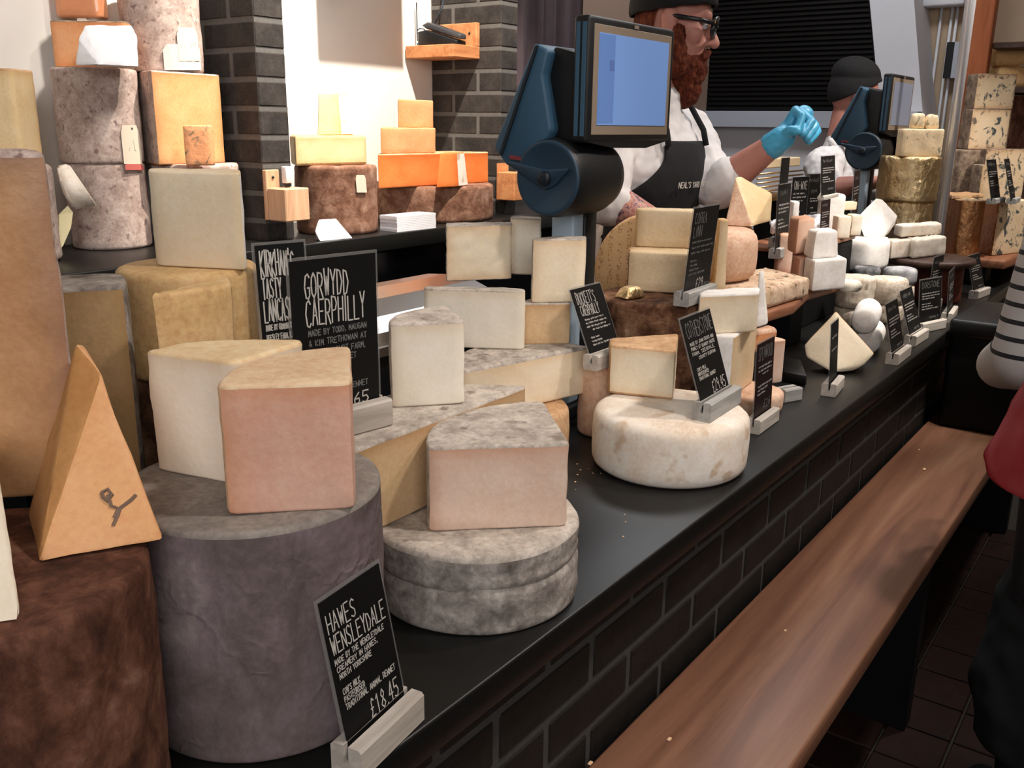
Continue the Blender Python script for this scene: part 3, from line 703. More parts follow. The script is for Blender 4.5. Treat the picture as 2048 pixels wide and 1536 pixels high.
# ------------------------------------------------------------------ centre: grey wheel and its wedges
GT = drum('round_cheese', 'grey mould-ripened cheese wheel at the front edge of the counter', 0.889, 0.700, 0.136, ZC, 1.007, 'rind_mould', rnd=0.008, amp=0.0030, nsc=14, grooves=((0.56, 0.004, 0.035), (0.74, 0.0015, 0.05)), vstep=0.004, top='rind_moldtop')
cheese('cheese_wedge', 'blush pink wedge with grey mouldy top sitting on the grey wheel', C,
       [('b', 857, 1064, 'c'), ('b', 1135, 1053, 'c'), ('t', 1088, 802, 'r', 0.24)], GT, (0, 895), 'paste_blush', 'rind_moldtop', top='r', bot='c', rnd=0.004, amp=0.0014, edge_w=0.012)
WHT = 1.105
HT = cheese('half_round_cheese', 'tan half wheel with grey crust leaning its long cut face behind the blush wedge', C,
       [('b', 705, 1086, 'c'), ('b', 1052, 918, 'r', 0.36)], GT, (0, 905), 'paste_tan', 'rind_moldtop', top='r', bot='c', rnd=0.004, amp=0.0016, ret=False)
drum('round_cheese', 'low grey wheel tucked under the tan half wheel', 1.02, 0.93, 0.12, ZC, GT, 'rind_mould')
cheese('cheese_wedge', 'tall white wedge with grey crust beside the tall chalkboard sign', C,
       [('b', 783, 817, 'c'), ('b', 932, 807, 'c'), ('t', 893, 612, 'r', 0.2)], HT, (0, 648), 'paste_white', 'rind_moldtop', top='r', bot='c', rnd=0.004, amp=0.0016)
LW = drum('round_cheese', 'low tan wheel at the bottom of the white wedge pile in the centre', 1.375, 1.00, 0.115, ZC, 0.985, 'rind_tan')
ZW = cheese('half_round_cheese', 'cream half wheel with ragged grey crust under the white block in the centre', C,
       [('b', 925, 846, 'c'), ('b', 1178, 786, 'r', 0.42)], LW, (1, 692), 'paste_cream', 'rind_moldtop', top='r', bot='c', rnd=0.006, amp=0.002)
ZB = cheese('cheese_block', 'white cheese block in cling film on the cream half wheel', C,
       [('b', 850, 694, 'c'), ('b', 1049, 700, 'c'), ('a', 1, 0.03, 'r', 0.03), ('a', 0, 0.03, 'c')], ZW, (1, 582), 'paste_white', 'rind_moldtop', top='r', bot='c', rnd=0.004, amp=0.0016)
cheese('cheese_block', 'broken cream block with a ragged edge, topmost of the centre pile', C,
       [('b', 893, 563, 'c'), ('b', 1022, 558, 'c'), ('a', 1, 0.06, 'c'), ('a', 0, 0.06, 'r')], ZB, (0, 452), 'paste_cream', 'rind_moldtop', top='r', bot='r', rnd=0.002, amp=0.0016, nsc=70, step=0.005, vstep=0.006)
q0 = pz(1024, 556, ZB)
cheese('cheese_block', 'white slab of cheese just behind the broken cream block', C,
       [('w', q0.x + 0.035, q0.y + 0.03, 'c'), ('b', 1080, 551, 'c'), ('a', 1, 0.05, 'r'), ('a', 0, 0.05, 'c')], ZB, z_at(q0.x + 0.035, q0.y + 0.03, 436), 'paste_white', 'rind_moldtop', top='r', bot='r', rnd=0.003, amp=0.002, nsc=40)
M1 = cheese('cheese_wedge', 'tan wedge with a pale top under the tall blush white wedge at the scale foot', C,
       [('w', 1.44, 1.035, 'c'), ('w', 1.515, 0.955, 'c'), ('w', 1.565, 1.03, 'r', 0.1)], ZW, 1.165, 'paste_tan', 'rind_moldtop', top='r', bot='c', rnd=0.004)
cheese('cheese_wedge', 'tall pinkish white wedge standing beside the scale column', C,
       [('b', 1062, 606, 'c'), ('b', 1168, 604, 'c'), ('a', 1, 0.05, 'r', 0.1), ('a', 0, 0.03, 'r')], M1, (1, 478), 'paste_cream', 'rind_moldtop', top='r', bot='c', rnd=0.003, amp=0.0012)
# ------------------------------------------------------------------ white wheel and its neighbours
WT = drum('round_cheese', 'whole white-rinded cheese wheel with rounded edges on the counter', 1.470, 0.708, 0.139, ZC, 1.010, 'rind_white', rnd=0.018, amp=0.0014, nsc=11, bulge=0.003)
cheese('cheese_wedge', 'cream wedge with thin tan rind standing on the white wheel', C,
       [('b', 1217, 787, 'c'), ('b', 1346, 801, 'c'), ('t', 1357, 666, 'r', 0.0), ('a', 0, 0.06, 'r', 0.05)], WT, (0, 690), 'paste_cream', 'rind_tan', top='r', bot='r', rnd=0.005, amp=0.0016, edge_w=0.008)
BT = drum('tall_round_cheese', 'dark bark-brown drum under the stacked yellow wedges', 1.800, 0.925, 0.128, ZC, 1.146, 'rind_bark', rnd=0.014, amp=0.006, nsc=14)
CL1 = cheese('cheese_wedge', 'lower yellow wedge with thin grey rind on the bark-brown drum', C,
       [('b', 1254, 582, 'c'), ('b', 1396, 590, 'c'), ('a', 1, 0.085, 'r', 0.05), ('a', 0, 0.075, 'r')], BT, (0, 502), 'paste_yellow', 'rind_stilton', top='c', bot='c', rnd=0.006, amp=0.0014)
cheese('cheese_wedge', 'upper yellow wedge resting on the lower one behind the narrow sign', C,
       [('b', 1272, 494, 'c'), ('b', 1386, 498, 'c'), ('a', 1, 0.055, 'c'), ('a', 0, 0.05, 'r', 0.1)], CL1, (0, 418), 'paste_yellow', 'rind_gold', top='c', bot='c', rnd=0.006, amp=0.0014)
SLENDER = True
# upright hard wheel with dotted rind
pc = pyy(1318, 560, 1.045)
def m_dotted():
    t = NT('rind_dotted'); v = t.coords(rand=False); f = t.noise(v, 14, 4); c = t.ramp(f, [(0.3, '#c89a66'), (0.7, '#ddb684')])
    wv = t.n('ShaderNodeTexWave', bands_direction='Y'); t.l(v, wv.inputs['Vector']); wv.inputs['Scale'].default_value = 16; wv.inputs['Distortion'].default_value = 0.4
    vo = t.n('ShaderNodeTexVoronoi'); t.l(v, vo.inputs['Vector']); vo.inputs['Scale'].default_value = 160
    mu = t.n('ShaderNodeMath', operation='MULTIPLY'); t.l(t.ramp(wv.outputs['Fac'], [(0.45, '#000000'), (0.6, '#ffffff')]), mu.inputs[0]); t.l(t.ramp(vo.outputs['Distance'], [(0.25, '#ffffff'), (0.5, '#000000')]), mu.inputs[1])
    c = t.mix(mu.outputs[0], c, '#a87543'); return t.out(c, 0.55, t.bump(mu.outputs[0], -0.4, 0.002))
m_dotted()
pc = pyy(1300, 560, 1.05)
nv_ = Vector((-0.887, -0.46, 0)); lv_ = Vector((0.46, -0.887, 0)); R_ = 0.137
arc = [lv_ * (R_ * math.cos(t)) + Vector((0, 0, R_ + R_ * math.sin(t))) for t in [math.radians(80 + k * 5) for k in range(41)] ]
arc = [p + Vector((0, 0, 0)) for p in arc]
o = prism_obj('half_round_cheese', (arc, nv_ * -0.06), MATS['rind_dotted'], None, 0.004)
o.location = (pc.x, pc.y, 1.02); tag(o, 'upright golden cut wheel with dotted rind lettering behind the yellow wedges', C)
drum('round_cheese', 'pale low wheel propping the upright golden wheel', pc.x - 0.005, pc.y + 0.03, 0.05, ZC, 1.02, 'rind_tan')
# white soft wedges left of the board
Z28 = 0.995
lowz = drum('round_cheese', 'low washed-rind wheel under the white and tan wedges', 1.895, 0.735, 0.082, ZC, 0.945, 'rind_washed')
Z28 = cheese('cheese_wedge', 'tan wedge with chalky white rind below the big cream wedge', C,
       [('w', 1.745, 0.778, 'r', 0.03), ('w', 1.775, 0.722, 'c'), ('w', 1.955, 0.742, 'c'), ('w', 1.945, 0.80, 'r', 0.05)], lowz, 1.085, 'paste_yellow', 'rind_bloom', top='r', bot='c', rnd=0.005)
cheese('cheese_wedge', 'big cream wedge with snowy white rind beside the narrow black sign', C,
       [('b', 1393, 670, 'c'), ('b', 1512, 664, 'c'), ('a', 1, 0.07, 'r', 0.03), ('a', 0, 0.06, 'r')], Z28, (0, 590), 'paste_cream', 'rind_bloom', top='r', bot='c', rnd=0.005, amp=0.002)
hull('cheese_wedge', 'thin snowy white rind sliver standing right of the big cream wedge', C,
     [pd(1512, 655, 2.06), pd(1535, 648, 2.06), pd(1518, 545, 2.08), pd(1527, 540, 2.08), pd(1515, 652, 2.16), pd(1536, 645, 2.16), pd(1520, 543, 2.16)], 'rind_bloom', 0.003)
cheese('half_round_cheese', 'small half wheel with orange rind behind the dark red sign', C,
       [('w', 2.01, 0.80, 'c'), ('w', 2.12, 0.755, 'r', 0.3), ('w', 2.11, 0.87, 'r', 0.2)], 0.985, 1.04, 'paste_peach', 'rind_washed', top='r', bot='r', rnd=0.01)
cheese('cheese_wedge', 'narrow upright blush wedge between the dark red sign and the slate board', C,
       [('w', 2.005, 0.735, 'c'), ('w', 2.055, 0.708, 'c'), ('w', 2.068, 0.745, 'r')], ZC + 0.028, 1.03, 'paste_blush', 'rind_washed', top='r', bot='c', rnd=0.003)
drum('round_cheese', 'small washed-rind wheel under the small half wheel', 2.06, 0.86, 0.06, ZC, 0.985, 'rind_washed')
# slate board and diamond-faced wedge
sb = [pz(1540, 758, ZC), pz(1612, 772, ZC), pz(1600, 738, ZC), pz(1555, 728, ZC)]
tag(prism_obj('slate_board', ([Vector((p.x, p.y, ZC + 0.001)) for p in sb], (0, 0, 0.024)), MATS['slate'], None, 0.003), 'small dark slate board lying behind the row of wooden sign blocks', 'board')
d0 = pz(1668, 748, ZC).length * 0 + (pz(1680, 748, ZC) - CAM).dot(FWD)
hull('cheese_wedge', 'ivory wedge standing on its rind with a diamond-shaped cut face toward the front', C,
     [pz(1664, 746, ZC + 0.006), pz(1704, 742, ZC + 0.006), pd(1612, 715, d0 + 0.03), pd(1608, 690, d0 + 0.04), pd(1672, 622, d0 + 0.02), pd(1750, 708, d0 - 0.0), pd(1726, 732, d0),
      pd(1630, 690, d0 + 0.12), pd(1672, 625, d0 + 0.09), pd(1740, 705, d0 + 0.1), pd(1690, 735, d0 + 0.1)], 'paste_cream', 0.005, 0.001, rind='rind_tan', rind_test=lambda n: n.dot(Vector((-0.6, -0.7, 0.2))) < 0.55)
# ------------------------------------------------------------------ boards and risers to the right
FH = Vector((FWD.x, FWD.y, 0)).normalized()
b1 = thing('serving_board', 'brown wooden board raised on black blocks under the speckled wedge and the white blocks', 'board', (2.35, 0.9, ZC))
prism_obj('plank', ([(-0.29, -0.115, 0.150), (-0.1, -0.135, 0.150), (0.1, -0.10, 0.150), (0.33, -0.12, 0.150), (0.36, 0.0, 0.150), (0.33, 0.17, 0.150), (-0.29, 0.17, 0.150)], (0, 0, 0.026)), MATS['board_wood'], b1, 0.006)
for sx in (-0.10, 0.24): box('foot', (sx - 0.05, -0.03, 0.0), (sx + 0.05, 0.12, 0.149), MATS['black_panel'], b1, 0.003, 1)
ZB1 = ZC + 0.177
rz = thing('display_riser', 'black stepped riser at the back of the counter holding the white goat cheeses', 'riser', (2.95, 1.0, ZC))
box('body', (-0.22, -0.075, 0.0), (0.30, 0.115, 0.235), MATS['black_panel'], rz, 0.004, 1)
box('board', (-0.23, -0.08, 0.236), (0.31, 0.12, 0.250), MATS['board_wood'], rz, 0.003, 1)
ZR = ZC + 0.251
# dark round board on a reddish drum
DBX, DBY = 3.565, 0.742
tag(lathe('round_board', [(0.01, 0.0), (0.145, 0.0), (0.155, 0.006), (0.155, 0.018), (0.150, 0.024), (0.01, 0.024)], MATS['dark_board'], None, 48), 'dark round wooden board lifted on a reddish drum under the wrapped blocks', 'board').location = (DBX, DBY, 1.035)
drum('tall_round_cheese', 'small dusky red drum standing under the dark round board', 3.60, 0.712, 0.085, ZC, 1.034, 'rind_red' if m_rind('rind_red', [(0.3, '#4a241e'), (0.7, '#743c30')], 14, 0.5, 0.2, 0.002) else None, rnd=0.008, amp=0.001)
ZD = 1.060
rb = thing('serving_board', 'thick brown wooden board at the right holding the foil-wrapped halves', 'board', (4.55, 0.72, ZC))
prism_obj('plank', ([(-0.51, -0.16, 0.075), (-0.2, -0.19, 0.075), (0.2, -0.18, 0.075), (0.36, -0.22, 0.075), (0.37, 0.2, 0.075), (-0.5, 0.2, 0.075)], (0, 0, 0.035)), MATS['board_wood'], rb, 0.008)
for sx in (-0.35, 0.35): box('foot', (sx - 0.06, -0.08, 0.0), (sx + 0.06, 0.12, 0.074), MATS['black_panel'], rb, 0.003, 1)
ZRB = ZC + 0.111

def fb(name, label, l, r, t, b, d, th, paste, rind=None, z0=None, dd=0.0, flags='cccr', skew=0.0, sag=(0, 0, 0, 0), **k):
    """block whose nearer face spans pixels l..r, t..b at camera depth d; th runs away from the viewer"""
    pl, pr = pd(l, b, d), pd(r, b, d + dd)
    if z0 is None: z0 = (pl.z + pr.z) / 2
    z1 = z_at(pl.x, pl.y, t)
    bk_ = FH * th; s = (Vector((pr.x - pl.x, pr.y - pl.y, 0))).normalized() * skew
    pts = [('w', pl.x, pl.y, flags[0], sag[0]), ('w', pr.x, pr.y, flags[1], sag[1]), ('w', pr.x + bk_.x + s.x, pr.y + bk_.y + s.y, flags[2], sag[2]), ('w', pl.x + bk_.x + s.x, pl.y + bk_.y + s.y, flags[3], sag[3])]
    return cheese(name, label, C, pts, z0, z1, paste, rind, **k)

fb('cheese_wedge', 'slender yellow wedge edge showing right of the narrow black sign', 1428, 1453, 440, 575, 2.06, 0.05, 'paste_yellow', 'rind_gold', z0=BT, taper=0.7, flags='ccrr')
# ------------------------------------------------------------------ on the wooden board
S36 = cheese('cheese_wedge', 'broad wedge with speckled cream rind lying on the raised wooden board', C,
       [('b', 1538, 618, 'r'), ('b', 1617, 594, 'r'), ('w', 2.47, 0.93, 'c'), ('w', 2.13, 1.0, 'c'), ('w', 2.03, 0.86, 'c')], ZB1, ZB1 + 0.052, 'paste_cream', 'rind_speckle', top='r', bot='r', rnd=0.012, amp=0.003)
S37 = cheese('cheese_wedge', 'thick rounded piece with pinkish rind and an oval cut face on the speckled wedge', C,
       [('w', 2.085, 0.905, 'r', 0.1), ('w', 2.215, 0.862, 'c'), ('w', 2.345, 0.925, 'c'), ('w', 2.235, 1.01, 'r', 0.1)], S36, S36 + 0.128, 'paste_yellow', 'rind_washed', top='r', bot='r', rnd=0.030, amp=0.002, bulge=0.006, edge_w=0.006)
d = 2.34
hull('cheese_wedge', 'triangular golden wedge with blue paper scraps lying on the rounded piece', C,
     [Vector((*pd(1452, 412, d)[:2], S37 + 0.001)), Vector((*pd(1508, 414, d - 0.02)[:2], S37 + 0.001)), pd(1470, 354, d + 0.02), pd(1482, 352, d + 0.03), Vector((*pd(1546, 398, d + 0.12)[:2], S37 + 0.001)), pd(1545, 386, d + 0.12), Vector((*pd(1490, 405, d + 0.13)[:2], S37 + 0.001))],
     'paste_butter', 0.004, rind='rind_washed', rind_test=lambda n: n.dot(Vector((-0.9, -0.1, 0.3))) > 0.6)
fb('cheese_block', 'tan block behind the tall narrow sign on the board', 1556, 1586, 468, 520, 2.74, 0.05, 'paste_blush', z0=ZB1, rnd=0.008)
fb('cheese_block', 'upper pink rounded block beside the tall narrow sign', 1590, 1624, 438, 516, 2.55, 0.09, 'paste_blush', z0=ZB1 + 0.085, dd=0.05, rnd=0.010)
fb('cheese_block', 'lower pink block under the upper pink one', 1594, 1622, 516, 582, 2.55, 0.08, 'paste_blush', z0=ZB1, dd=0.06, rnd=0.006)
PB = fb('cheese_block', 'square white bloomy block below the white pyramid', 1624, 1690, 522, 576, 2.47, 0.09, 'rind_bloom', z0=ZB1, dd=0.06, rnd=0.006)
fb('cheese_block', 'white truncated pyramid of goat cheese with dark flecks', 1624, 1676, 464, 522, 2.48, 0.09, 'rind_bloom', z0=PB, dd=0.05, rnd=0.008, taper=0.82)
tag(tube('rolled_paper', [pd(1688, 570, 2.6), pd(1712, 572, 2.72)], 0.018, MATS['parchment'], None, 14), 'short roll of brown paper at the end of the wooden board', 'paper')

# ------------------------------------------------------------------ back row of white cheeses on the riser
def wrap_lump(name, label, px_, py_, d, r, h, mat, z0, squash=0.8, amp=0.006):
    p = pd(px_, py_, d); pts = []
    rng = random.Random(px_)
    for k in range(26):
        a = rng.uniform(0, 2 * PI); e = rng.uniform(-1, 1); q = math.sqrt(1 - e * e * 0.7)
        pts.append(Vector((p.x + r * q * math.cos(a), p.y + r * q * math.sin(a) * squash, z0 + h * (0.5 + 0.5 * e))))
    for k in range(8): a = k * PI / 4; pts.append(Vector((p.x + r * 0.75 * math.cos(a), p.y + r * 0.75 * squash * math.sin(a), z0)))
    return hull(name, label, C, pts, mat, 0.003, amp, 60)
wrap_lump('wrapped_cheese', 'crinkled white paper-wrapped round cheese in the back row', 1630, 430, 2.95, 0.045, 0.085, 'white_paper', ZR)
fb('cheese_block', 'small white block in the back row beside the lettered signs', 1582, 1597, 403, 455, 2.92, 0.05, 'rind_bloom', z0=ZR, rnd=0.005)
wrap_lump('wrapped_cheese', 'small white round cheese peeping out left of the tall narrow sign', 1556, 418, 2.95, 0.024, 0.05, 'white_paper', ZR + 0.02)
fb('cheese_block', 'tall white rounded block carrying a sign in the back row', 1642, 1686, 388, 462, 3.12, 0.07, 'rind_bloom', z0=ZR, rnd=0.010)
for i, (l, r_, t, b, dq, lab) in enumerate(((1672, 1700, 432, 478, 3.02, 'stamped ivory cheese box at the left of the pair'), (1700, 1722, 430, 476, 3.1, 'stamped ivory cheese box at the right of the pair'))):
    zt = fb('stamped_cheese', lab, l, r_, t, b, dq, 0.06, 'paste_white', z0=ZR, rnd=0.006)
    p = pd((l + r_) / 2, 456, dq - 0.004)
    t_ = lathe('round_stamp', [(0.013, 0), (0.019, 0), (0.019, 0.0006), (0.013, 0.0006)], m_plain('stamp_grey', '#8d7f72', 0.8) if 'stamp_grey' not in MATS else MATS['stamp_grey'], None, 24, Matrix.Translation((0, 0, 0)) @ (-FH).to_track_quat('Z', 'Y').to_matrix().to_4x4())
    par = [o for o in COL.objects if o.get('label') == lab][0]; t_.parent = par; t_.location = Vector((p.x, p.y, (ZR + zt) / 2)) - par.location
STZ = ZR + 0.082
fb('cheese_block', 'ivory block stacked on the stamped boxes', 1684, 1712, 405, 440, 3.12, 0.05, 'paste_ivory', z0=STZ, rnd=0.004, dd=0.03)

# ------------------------------------------------------------------ goat cheeses on the worktop
dl = 3.20
LX, LY = 3.352, 0.912
sd = thing('round_stand', 'dark wooden block stand under the white lobed cheeses', 'stand', (LX, LY, ZC))
lathe('block', [(0.01, 0), (0.055, 0), (0.06, 0.004), (0.06, 0.118), (0.01, 0.120)], MATS['dark_board'], sd, 32)
LB = cheese('half_round_cheese', 'lower white half cheese with smooth rounded rind under the lobed piece', C,
       [('w', LX - 0.085, LY - 0.04, 'r', 0.12), ('w', LX + 0.045, LY - 0.075, 'c'), ('w', LX + 0.085, LY + 0.02, 'r', 0.1), ('w', LX - 0.03, LY + 0.075, 'r', 0.15)], ZC + 0.121, ZC + 0.121 + 0.118, 'paste_white', 'rind_bloom', top='r', bot='r', rnd=0.026, amp=0.001)
hull('cheese_wedge', 'bright white lobed piece of cheese standing on the white half cheese', C,
     [Vector((*pd(1728, 476, dl)[:2], LB)), Vector((*pd(1768, 474, dl)[:2], LB)), pd(1713, 436, dl), pd(1722, 428, dl), pd(1752, 397, dl + 0.02), pd(1764, 399, dl + 0.02), pd(1780, 420, dl + 0.05), pd(1795, 432, dl + 0.08), pd(1790, 448, dl + 0.08),
      pd(1725, 440, dl + 0.09), pd(1760, 402, dl + 0.09), Vector((*pd(1775, 474, dl + 0.09)[:2], LB)), Vector((*pd(1730, 474, dl + 0.09)[:2], LB))], 'rind_bloom', 0.002, 0.0012)
def gdrum(lab, px_, pyb, wpx, pyt, z0=ZC, mat='rind_goat', name='goat_cheese', rnd=0.012, d=None, grp=None):
    p = pz(px_, pyb, z0) if d is None else pd(px_, pyb, d)
    dep = (p - CAM).dot(FWD); r = wpx / 2 * dep / F; c = p + FH * r
    return drum(name, lab, c.x, c.y, r, z0, z_at(c.x - FH.x * r, c.y - FH.y * r, pyt), mat, rnd=rnd, amp=0.003, nsc=26, seg=32)
g1 = gdrum('lower small round goat cheese with mottled rind, under the taller one', 1716, 655, 74, 620)
p = pz(1716, 655, ZC); gd = (p - CAM).dot(FWD)
r1 = 37 * gd / F; cc = p + FH * r1
g2 = drum('goat_cheese', 'upper small round goat cheese with mottled rind beside the diamond-faced wedge', cc.x, cc.y, r1 * 1.02, g1, g1 + 0.098, 'rind_goat', rnd=0.012, amp=0.003, nsc=26, seg=32)
p2 = cc + Vector((0.118, -0.068, 0)); 
h1 = drum('goat_cheese', 'lower of the two right-hand mottled goat cheeses', p2.x, p2.y, r1, ZC, g1 + 0.005, 'rind_goat', rnd=0.012, amp=0.003, nsc=26, seg=32)
drum('goat_cheese', 'upper of the two right-hand mottled goat cheeses with a grey flecked top', p2.x, p2.y, r1 * 1.03, h1, h1 + 0.082, 'rind_goat', rnd=0.014, amp=0.003, nsc=26, seg=32, bulge=0.003)
m_rind('rind_ashpale', [(0.3, '#6d6d70'), (0.55, '#a5a4a6'), (0.8, '#d8d6d4')], 16, 0.85, 0.5, 0.004)
as1 = drum('goat_cheese', 'pale goat cheese under the dark ash-coated one', 3.19, 0.852, 0.042, ZC, 1.005, 'rind_goat', rnd=0.010, seg=32)
drum('goat_cheese', 'dark ash-coated round goat cheese at the left of the ash pair', 3.19, 0.852, 0.043, as1, 1.056, 'rind_ash', rnd=0.012, seg=32)
as2 = drum('goat_cheese', 'pale goat cheese under the lighter ash-grey one', 3.26, 0.762, 0.052, ZC, 1.000, 'rind_goat', rnd=0.010, seg=32)
drum('goat_cheese', 'lighter ash-grey round goat cheese at the right of the ash pair', 3.26, 0.762, 0.054, as2, 1.053, 'rind_ashpale', rnd=0.014, seg=32)
# white rolls in front of them
def roll(lab, pa, pb_, r, mat='rind_bloom'):
    pa, pb_ = Vector(pa), Vector(pb_); ax = (pb_ - pa); L = ax.length
    prof = [(0.3 * r, 0.0), (r * 0.8, 0.002), (r * 0.97, 0.010), (r, 0.02), (r, L - 0.02), (r * 0.97, L - 0.01), (r * 0.8, L - 0.002), (0.3 * r, L)]
    o = lathe('goat_roll', prof, MATS[mat], None, 28, ax.to_track_quat('Z', 'Y').to_matrix().to_4x4()); o.location = pa
    for v in o.data.vertices: v.co += v.co.normalized() * 0.002 * noise.noise(v.co * 40 + pa * 5)
    return tag(o, lab, C)
pe = pz(1768, 712, ZC); rr = 0.036
roll('lower snowy goat roll lying beside the narrow signs', pe + Vector((-0.01, 0.045, rr)), pe + Vector((0.15, 0.075, rr)), rr)
roll('upper snowy goat roll resting on the lower roll and the mottled cheeses', pe + Vector((-0.03, 0.055, rr * 2.55)), pe + Vector((0.12, 0.085, rr * 2.8)), rr)
# wrapped blocks on the dark round board
wz = fb('cheese_block', 'lower left cream block with cracked rind on the dark round board', 1780, 1818, 482, 524, 3.24, 0.07, 'rind_white', z0=ZD, dd=0.05, rnd=0.006, amp=0.003)
wz2 = fb('wrapped_cheese', 'creased brown paper parcel on the dark round board', 1825, 1888, 480, 524, 3.25, 0.08, 'parchment', z0=ZD, dd=0.12, rnd=0.008, amp=0.006, nsc=40)
fb('cheese_block', 'long cream slab with pinched sides on top of the paper parcel', 1800, 1880, 452, 488, 3.28, 0.07, 'rind_white', z0=max(wz, wz2) + 0.003, dd=0.12, rnd=0.008, amp=0.004)

# ------------------------------------------------------------------ gold foil stack left of the pole
FX, FY = 3.84, 0.912
f0 = drum('tall_round_cheese', 'grey crusted drum at the bottom of the gold foil stack', FX + 0.02, FY, 0.105, ZC, 1.135, 'rind_stilton')
f1 = drum('foil_cheese', 'lower drum half-wrapped in gold foil in the stack left of the pole', FX, FY, 0.102, f0, 1.232, 'gold_foil', rnd=0.006, amp=0.004, nsc=40)
f2 = drum('foil_cheese', 'large bright gold foil drum in the stack left of the pole', FX, FY, 0.110, f1, 1.400, 'gold_foil', rnd=0.010, amp=0.005, nsc=30)
pq = Vector((FX, FY, 0)) - FH * 0.085; sidev = Vector((RIGHT.x, RIGHT.y, 0)).normalized()
def at_side(s, f): v = pq + sidev * s + FH * f; return ('w', v.x, v.y, 'c')
f3 = cheese('cheese_block', 'pale blue-veined block on the large gold foil drum', C, [at_side(-0.075, 0), at_side(0.085, 0.01), at_side(0.07, 0.07), at_side(-0.07, 0.07)], f2, 1.500, 'blue_paste_soft', None, rnd=0.006, amp=0.003)
cheese('cheese_block', 'rounded blue-veined lump at the left on the very top of the gold foil stack', C, [at_side(-0.035, 0.02), at_side(0.012, 0.02), at_side(0.012, 0.06), at_side(-0.035, 0.06)], f3, 1.556, 'blue_paste_soft', None, rnd=0.012, amp=0.003)
cheese('cheese_block', 'pointed blue-veined lump at the right on the very top of the gold foil stack', C, [at_side(0.015, 0.02), at_side(0.075, 0.03), at_side(0.05, 0.06), at_side(0.015, 0.06)], f3, 1.553, 'blue_paste_soft', None, rnd=0.012, amp=0.003, taper=0.7)

# ------------------------------------------------------------------ right-hand blue cheese stacks
r0 = gz = None
a = fb('cheese_wedge', 'copper foil half of blue cheese at the left on the right-hand board', 1908, 1958, 400, 500, 3.72, 0.13, 'blue_paste', 'copper_foil', z0=ZRB, dd=0.0, flags='rccr', sag=(0.18, 0, 0, 0), top='c', bot='c', rnd=0.004, part_names=('paste', 'foil'))
cheese('cheese_wedge', 'flat blue-veined slice lying on the left copper foil half', C, [('w', *pd(1902, 400, 3.70)[:2], 'c'), ('w', *pd(1968, 400, 3.80)[:2], 'c'), ('w', *(pd(1962, 400, 3.80) + FH * 0.12)[:2], 'c'), ('w', *(pd(1915, 400, 3.72) + FH * 0.14)[:2], 'c')], a, a + 0.016, 'blue_paste', None, rnd=0.004, amp=0.003)
CFR = fb('cheese_wedge', 'copper foil half of blue cheese at the right with its veined face showing', 1984, 2046, 404, 504, 3.72, 0.13, 'blue_paste', 'copper_foil', z0=ZRB, dd=0.12, flags='ccrr', top='c', bot='c', rnd=0.004, part_names=('paste', 'foil'))
fb('cheese_wedge', 'veined wedge with grey rind between the two copper foil halves', 1948, 1982, 330, 452, 3.98, 0.10, 'blue_paste', 'rind_stilton', z0=ZRB, dd=0.02, flags='cccr', rnd=0.004)
s0 = fb('tall_round_cheese', 'grey crusted base drum of the blue cheese tower behind the pole', 1900, 1960, 300, 470, 4.30, 0.18, 'rind_stilton', z0=ZRB, rnd=0.01, sag=(0.08, 0.08, 0.08, 0.08))
s1 = fb('cheese_block', 'tan blue-veined block in the middle of the tower behind the small tilted signs', 1962, 2046, 298, 380, 4.12, 0.06, 'blue_paste', 'rind_stilton', z0=ZRB, dd=0.1, rnd=0.004, flags='cccr')
t0 = fb('cheese_block', 'lower of the two big blue-veined blocks stacked at the right', 1935, 2012, 218, 298, 4.31, 0.11, 'blue_paste', 'rind_stilton', z0=s0, flags='ccrr', dd=0.03, rnd=0.004)
t1 = fb('cheese_block', 'upper of the two big blue-veined blocks stacked at the right', 1947, 2026, 147, 218, 4.32, 0.11, 'blue_paste', 'rind_stilton', z0=t0, flags='ccrr', dd=0.03, rnd=0.004)
rz_ = fb('riser_block', 'dark block behind the veined wedge at the right edge', 2014, 2085, 300, 480, 4.46, 0.08, 'dark_board', z0=ZRB, dd=0.04, rnd=0.003)
fb('cheese_wedge', 'tall dark-rinded veined wedge at the right edge beside the blue blocks', 2012, 2075, 190, 300, 4.46, 0.08, 'blue_paste', 'rind_cheddar', z0=rz_, flags='rccc', top='c', dd=0.05, rnd=0.005)
# shelving behind: post, boards, yellow cheeses
su = thing('shelf_unit', 'wooden shelving with a thick orange brown upright at the right edge', 'shelves', (5.10, 0.55, 0.9))
pa, pb2 = pxx(1934, 60, 5.07), pxx(1984, 60, 5.07)
box('upright', (-0.03, pb2.y - 0.55, 0.0), (0.05, pa.y - 0.55, 1.9), MATS['post_wood'], su, 0.004, 1)
yz = pd(2020, 176, 4.50).z; yz2 = pd(2020, 89, 4.52).z
for zz in (yz - 0.93, yz2 - 0.93): box('shelf_board', (-0.05 if zz < 0.8 else 0.03, -0.45, zz), (0.19, pb2.y - 0.552, zz + 0.028), MATS['dark_board'], su, 0.003, 1)
box('upright', (-0.03, -0.52, 0.0), (0.05, -0.452, 1.9), MATS['post_wood'], su, 0.004, 1)
def loaf(lab, l, r, t, b, d, z0):
    return fb('oval_cheese', lab, l, r, t, b, d, 0.12, 'rind_gold2' if 'rind_gold2' in MATS else m_rind('rind_gold2', [(0.3, '#d0a368'), (0.6, '#e0b97f'), (0.8, '#e9c996')], 10, 0.55, 0.2, 0.002).name, z0=z0, rnd=0.03, sag=(0.06, 0, 0.06, 0))
y1 = loaf('lower rounded yellow cheese on the right-hand shelf', 1992, 2090, 132, 176, 4.50, yz - 0.0015)
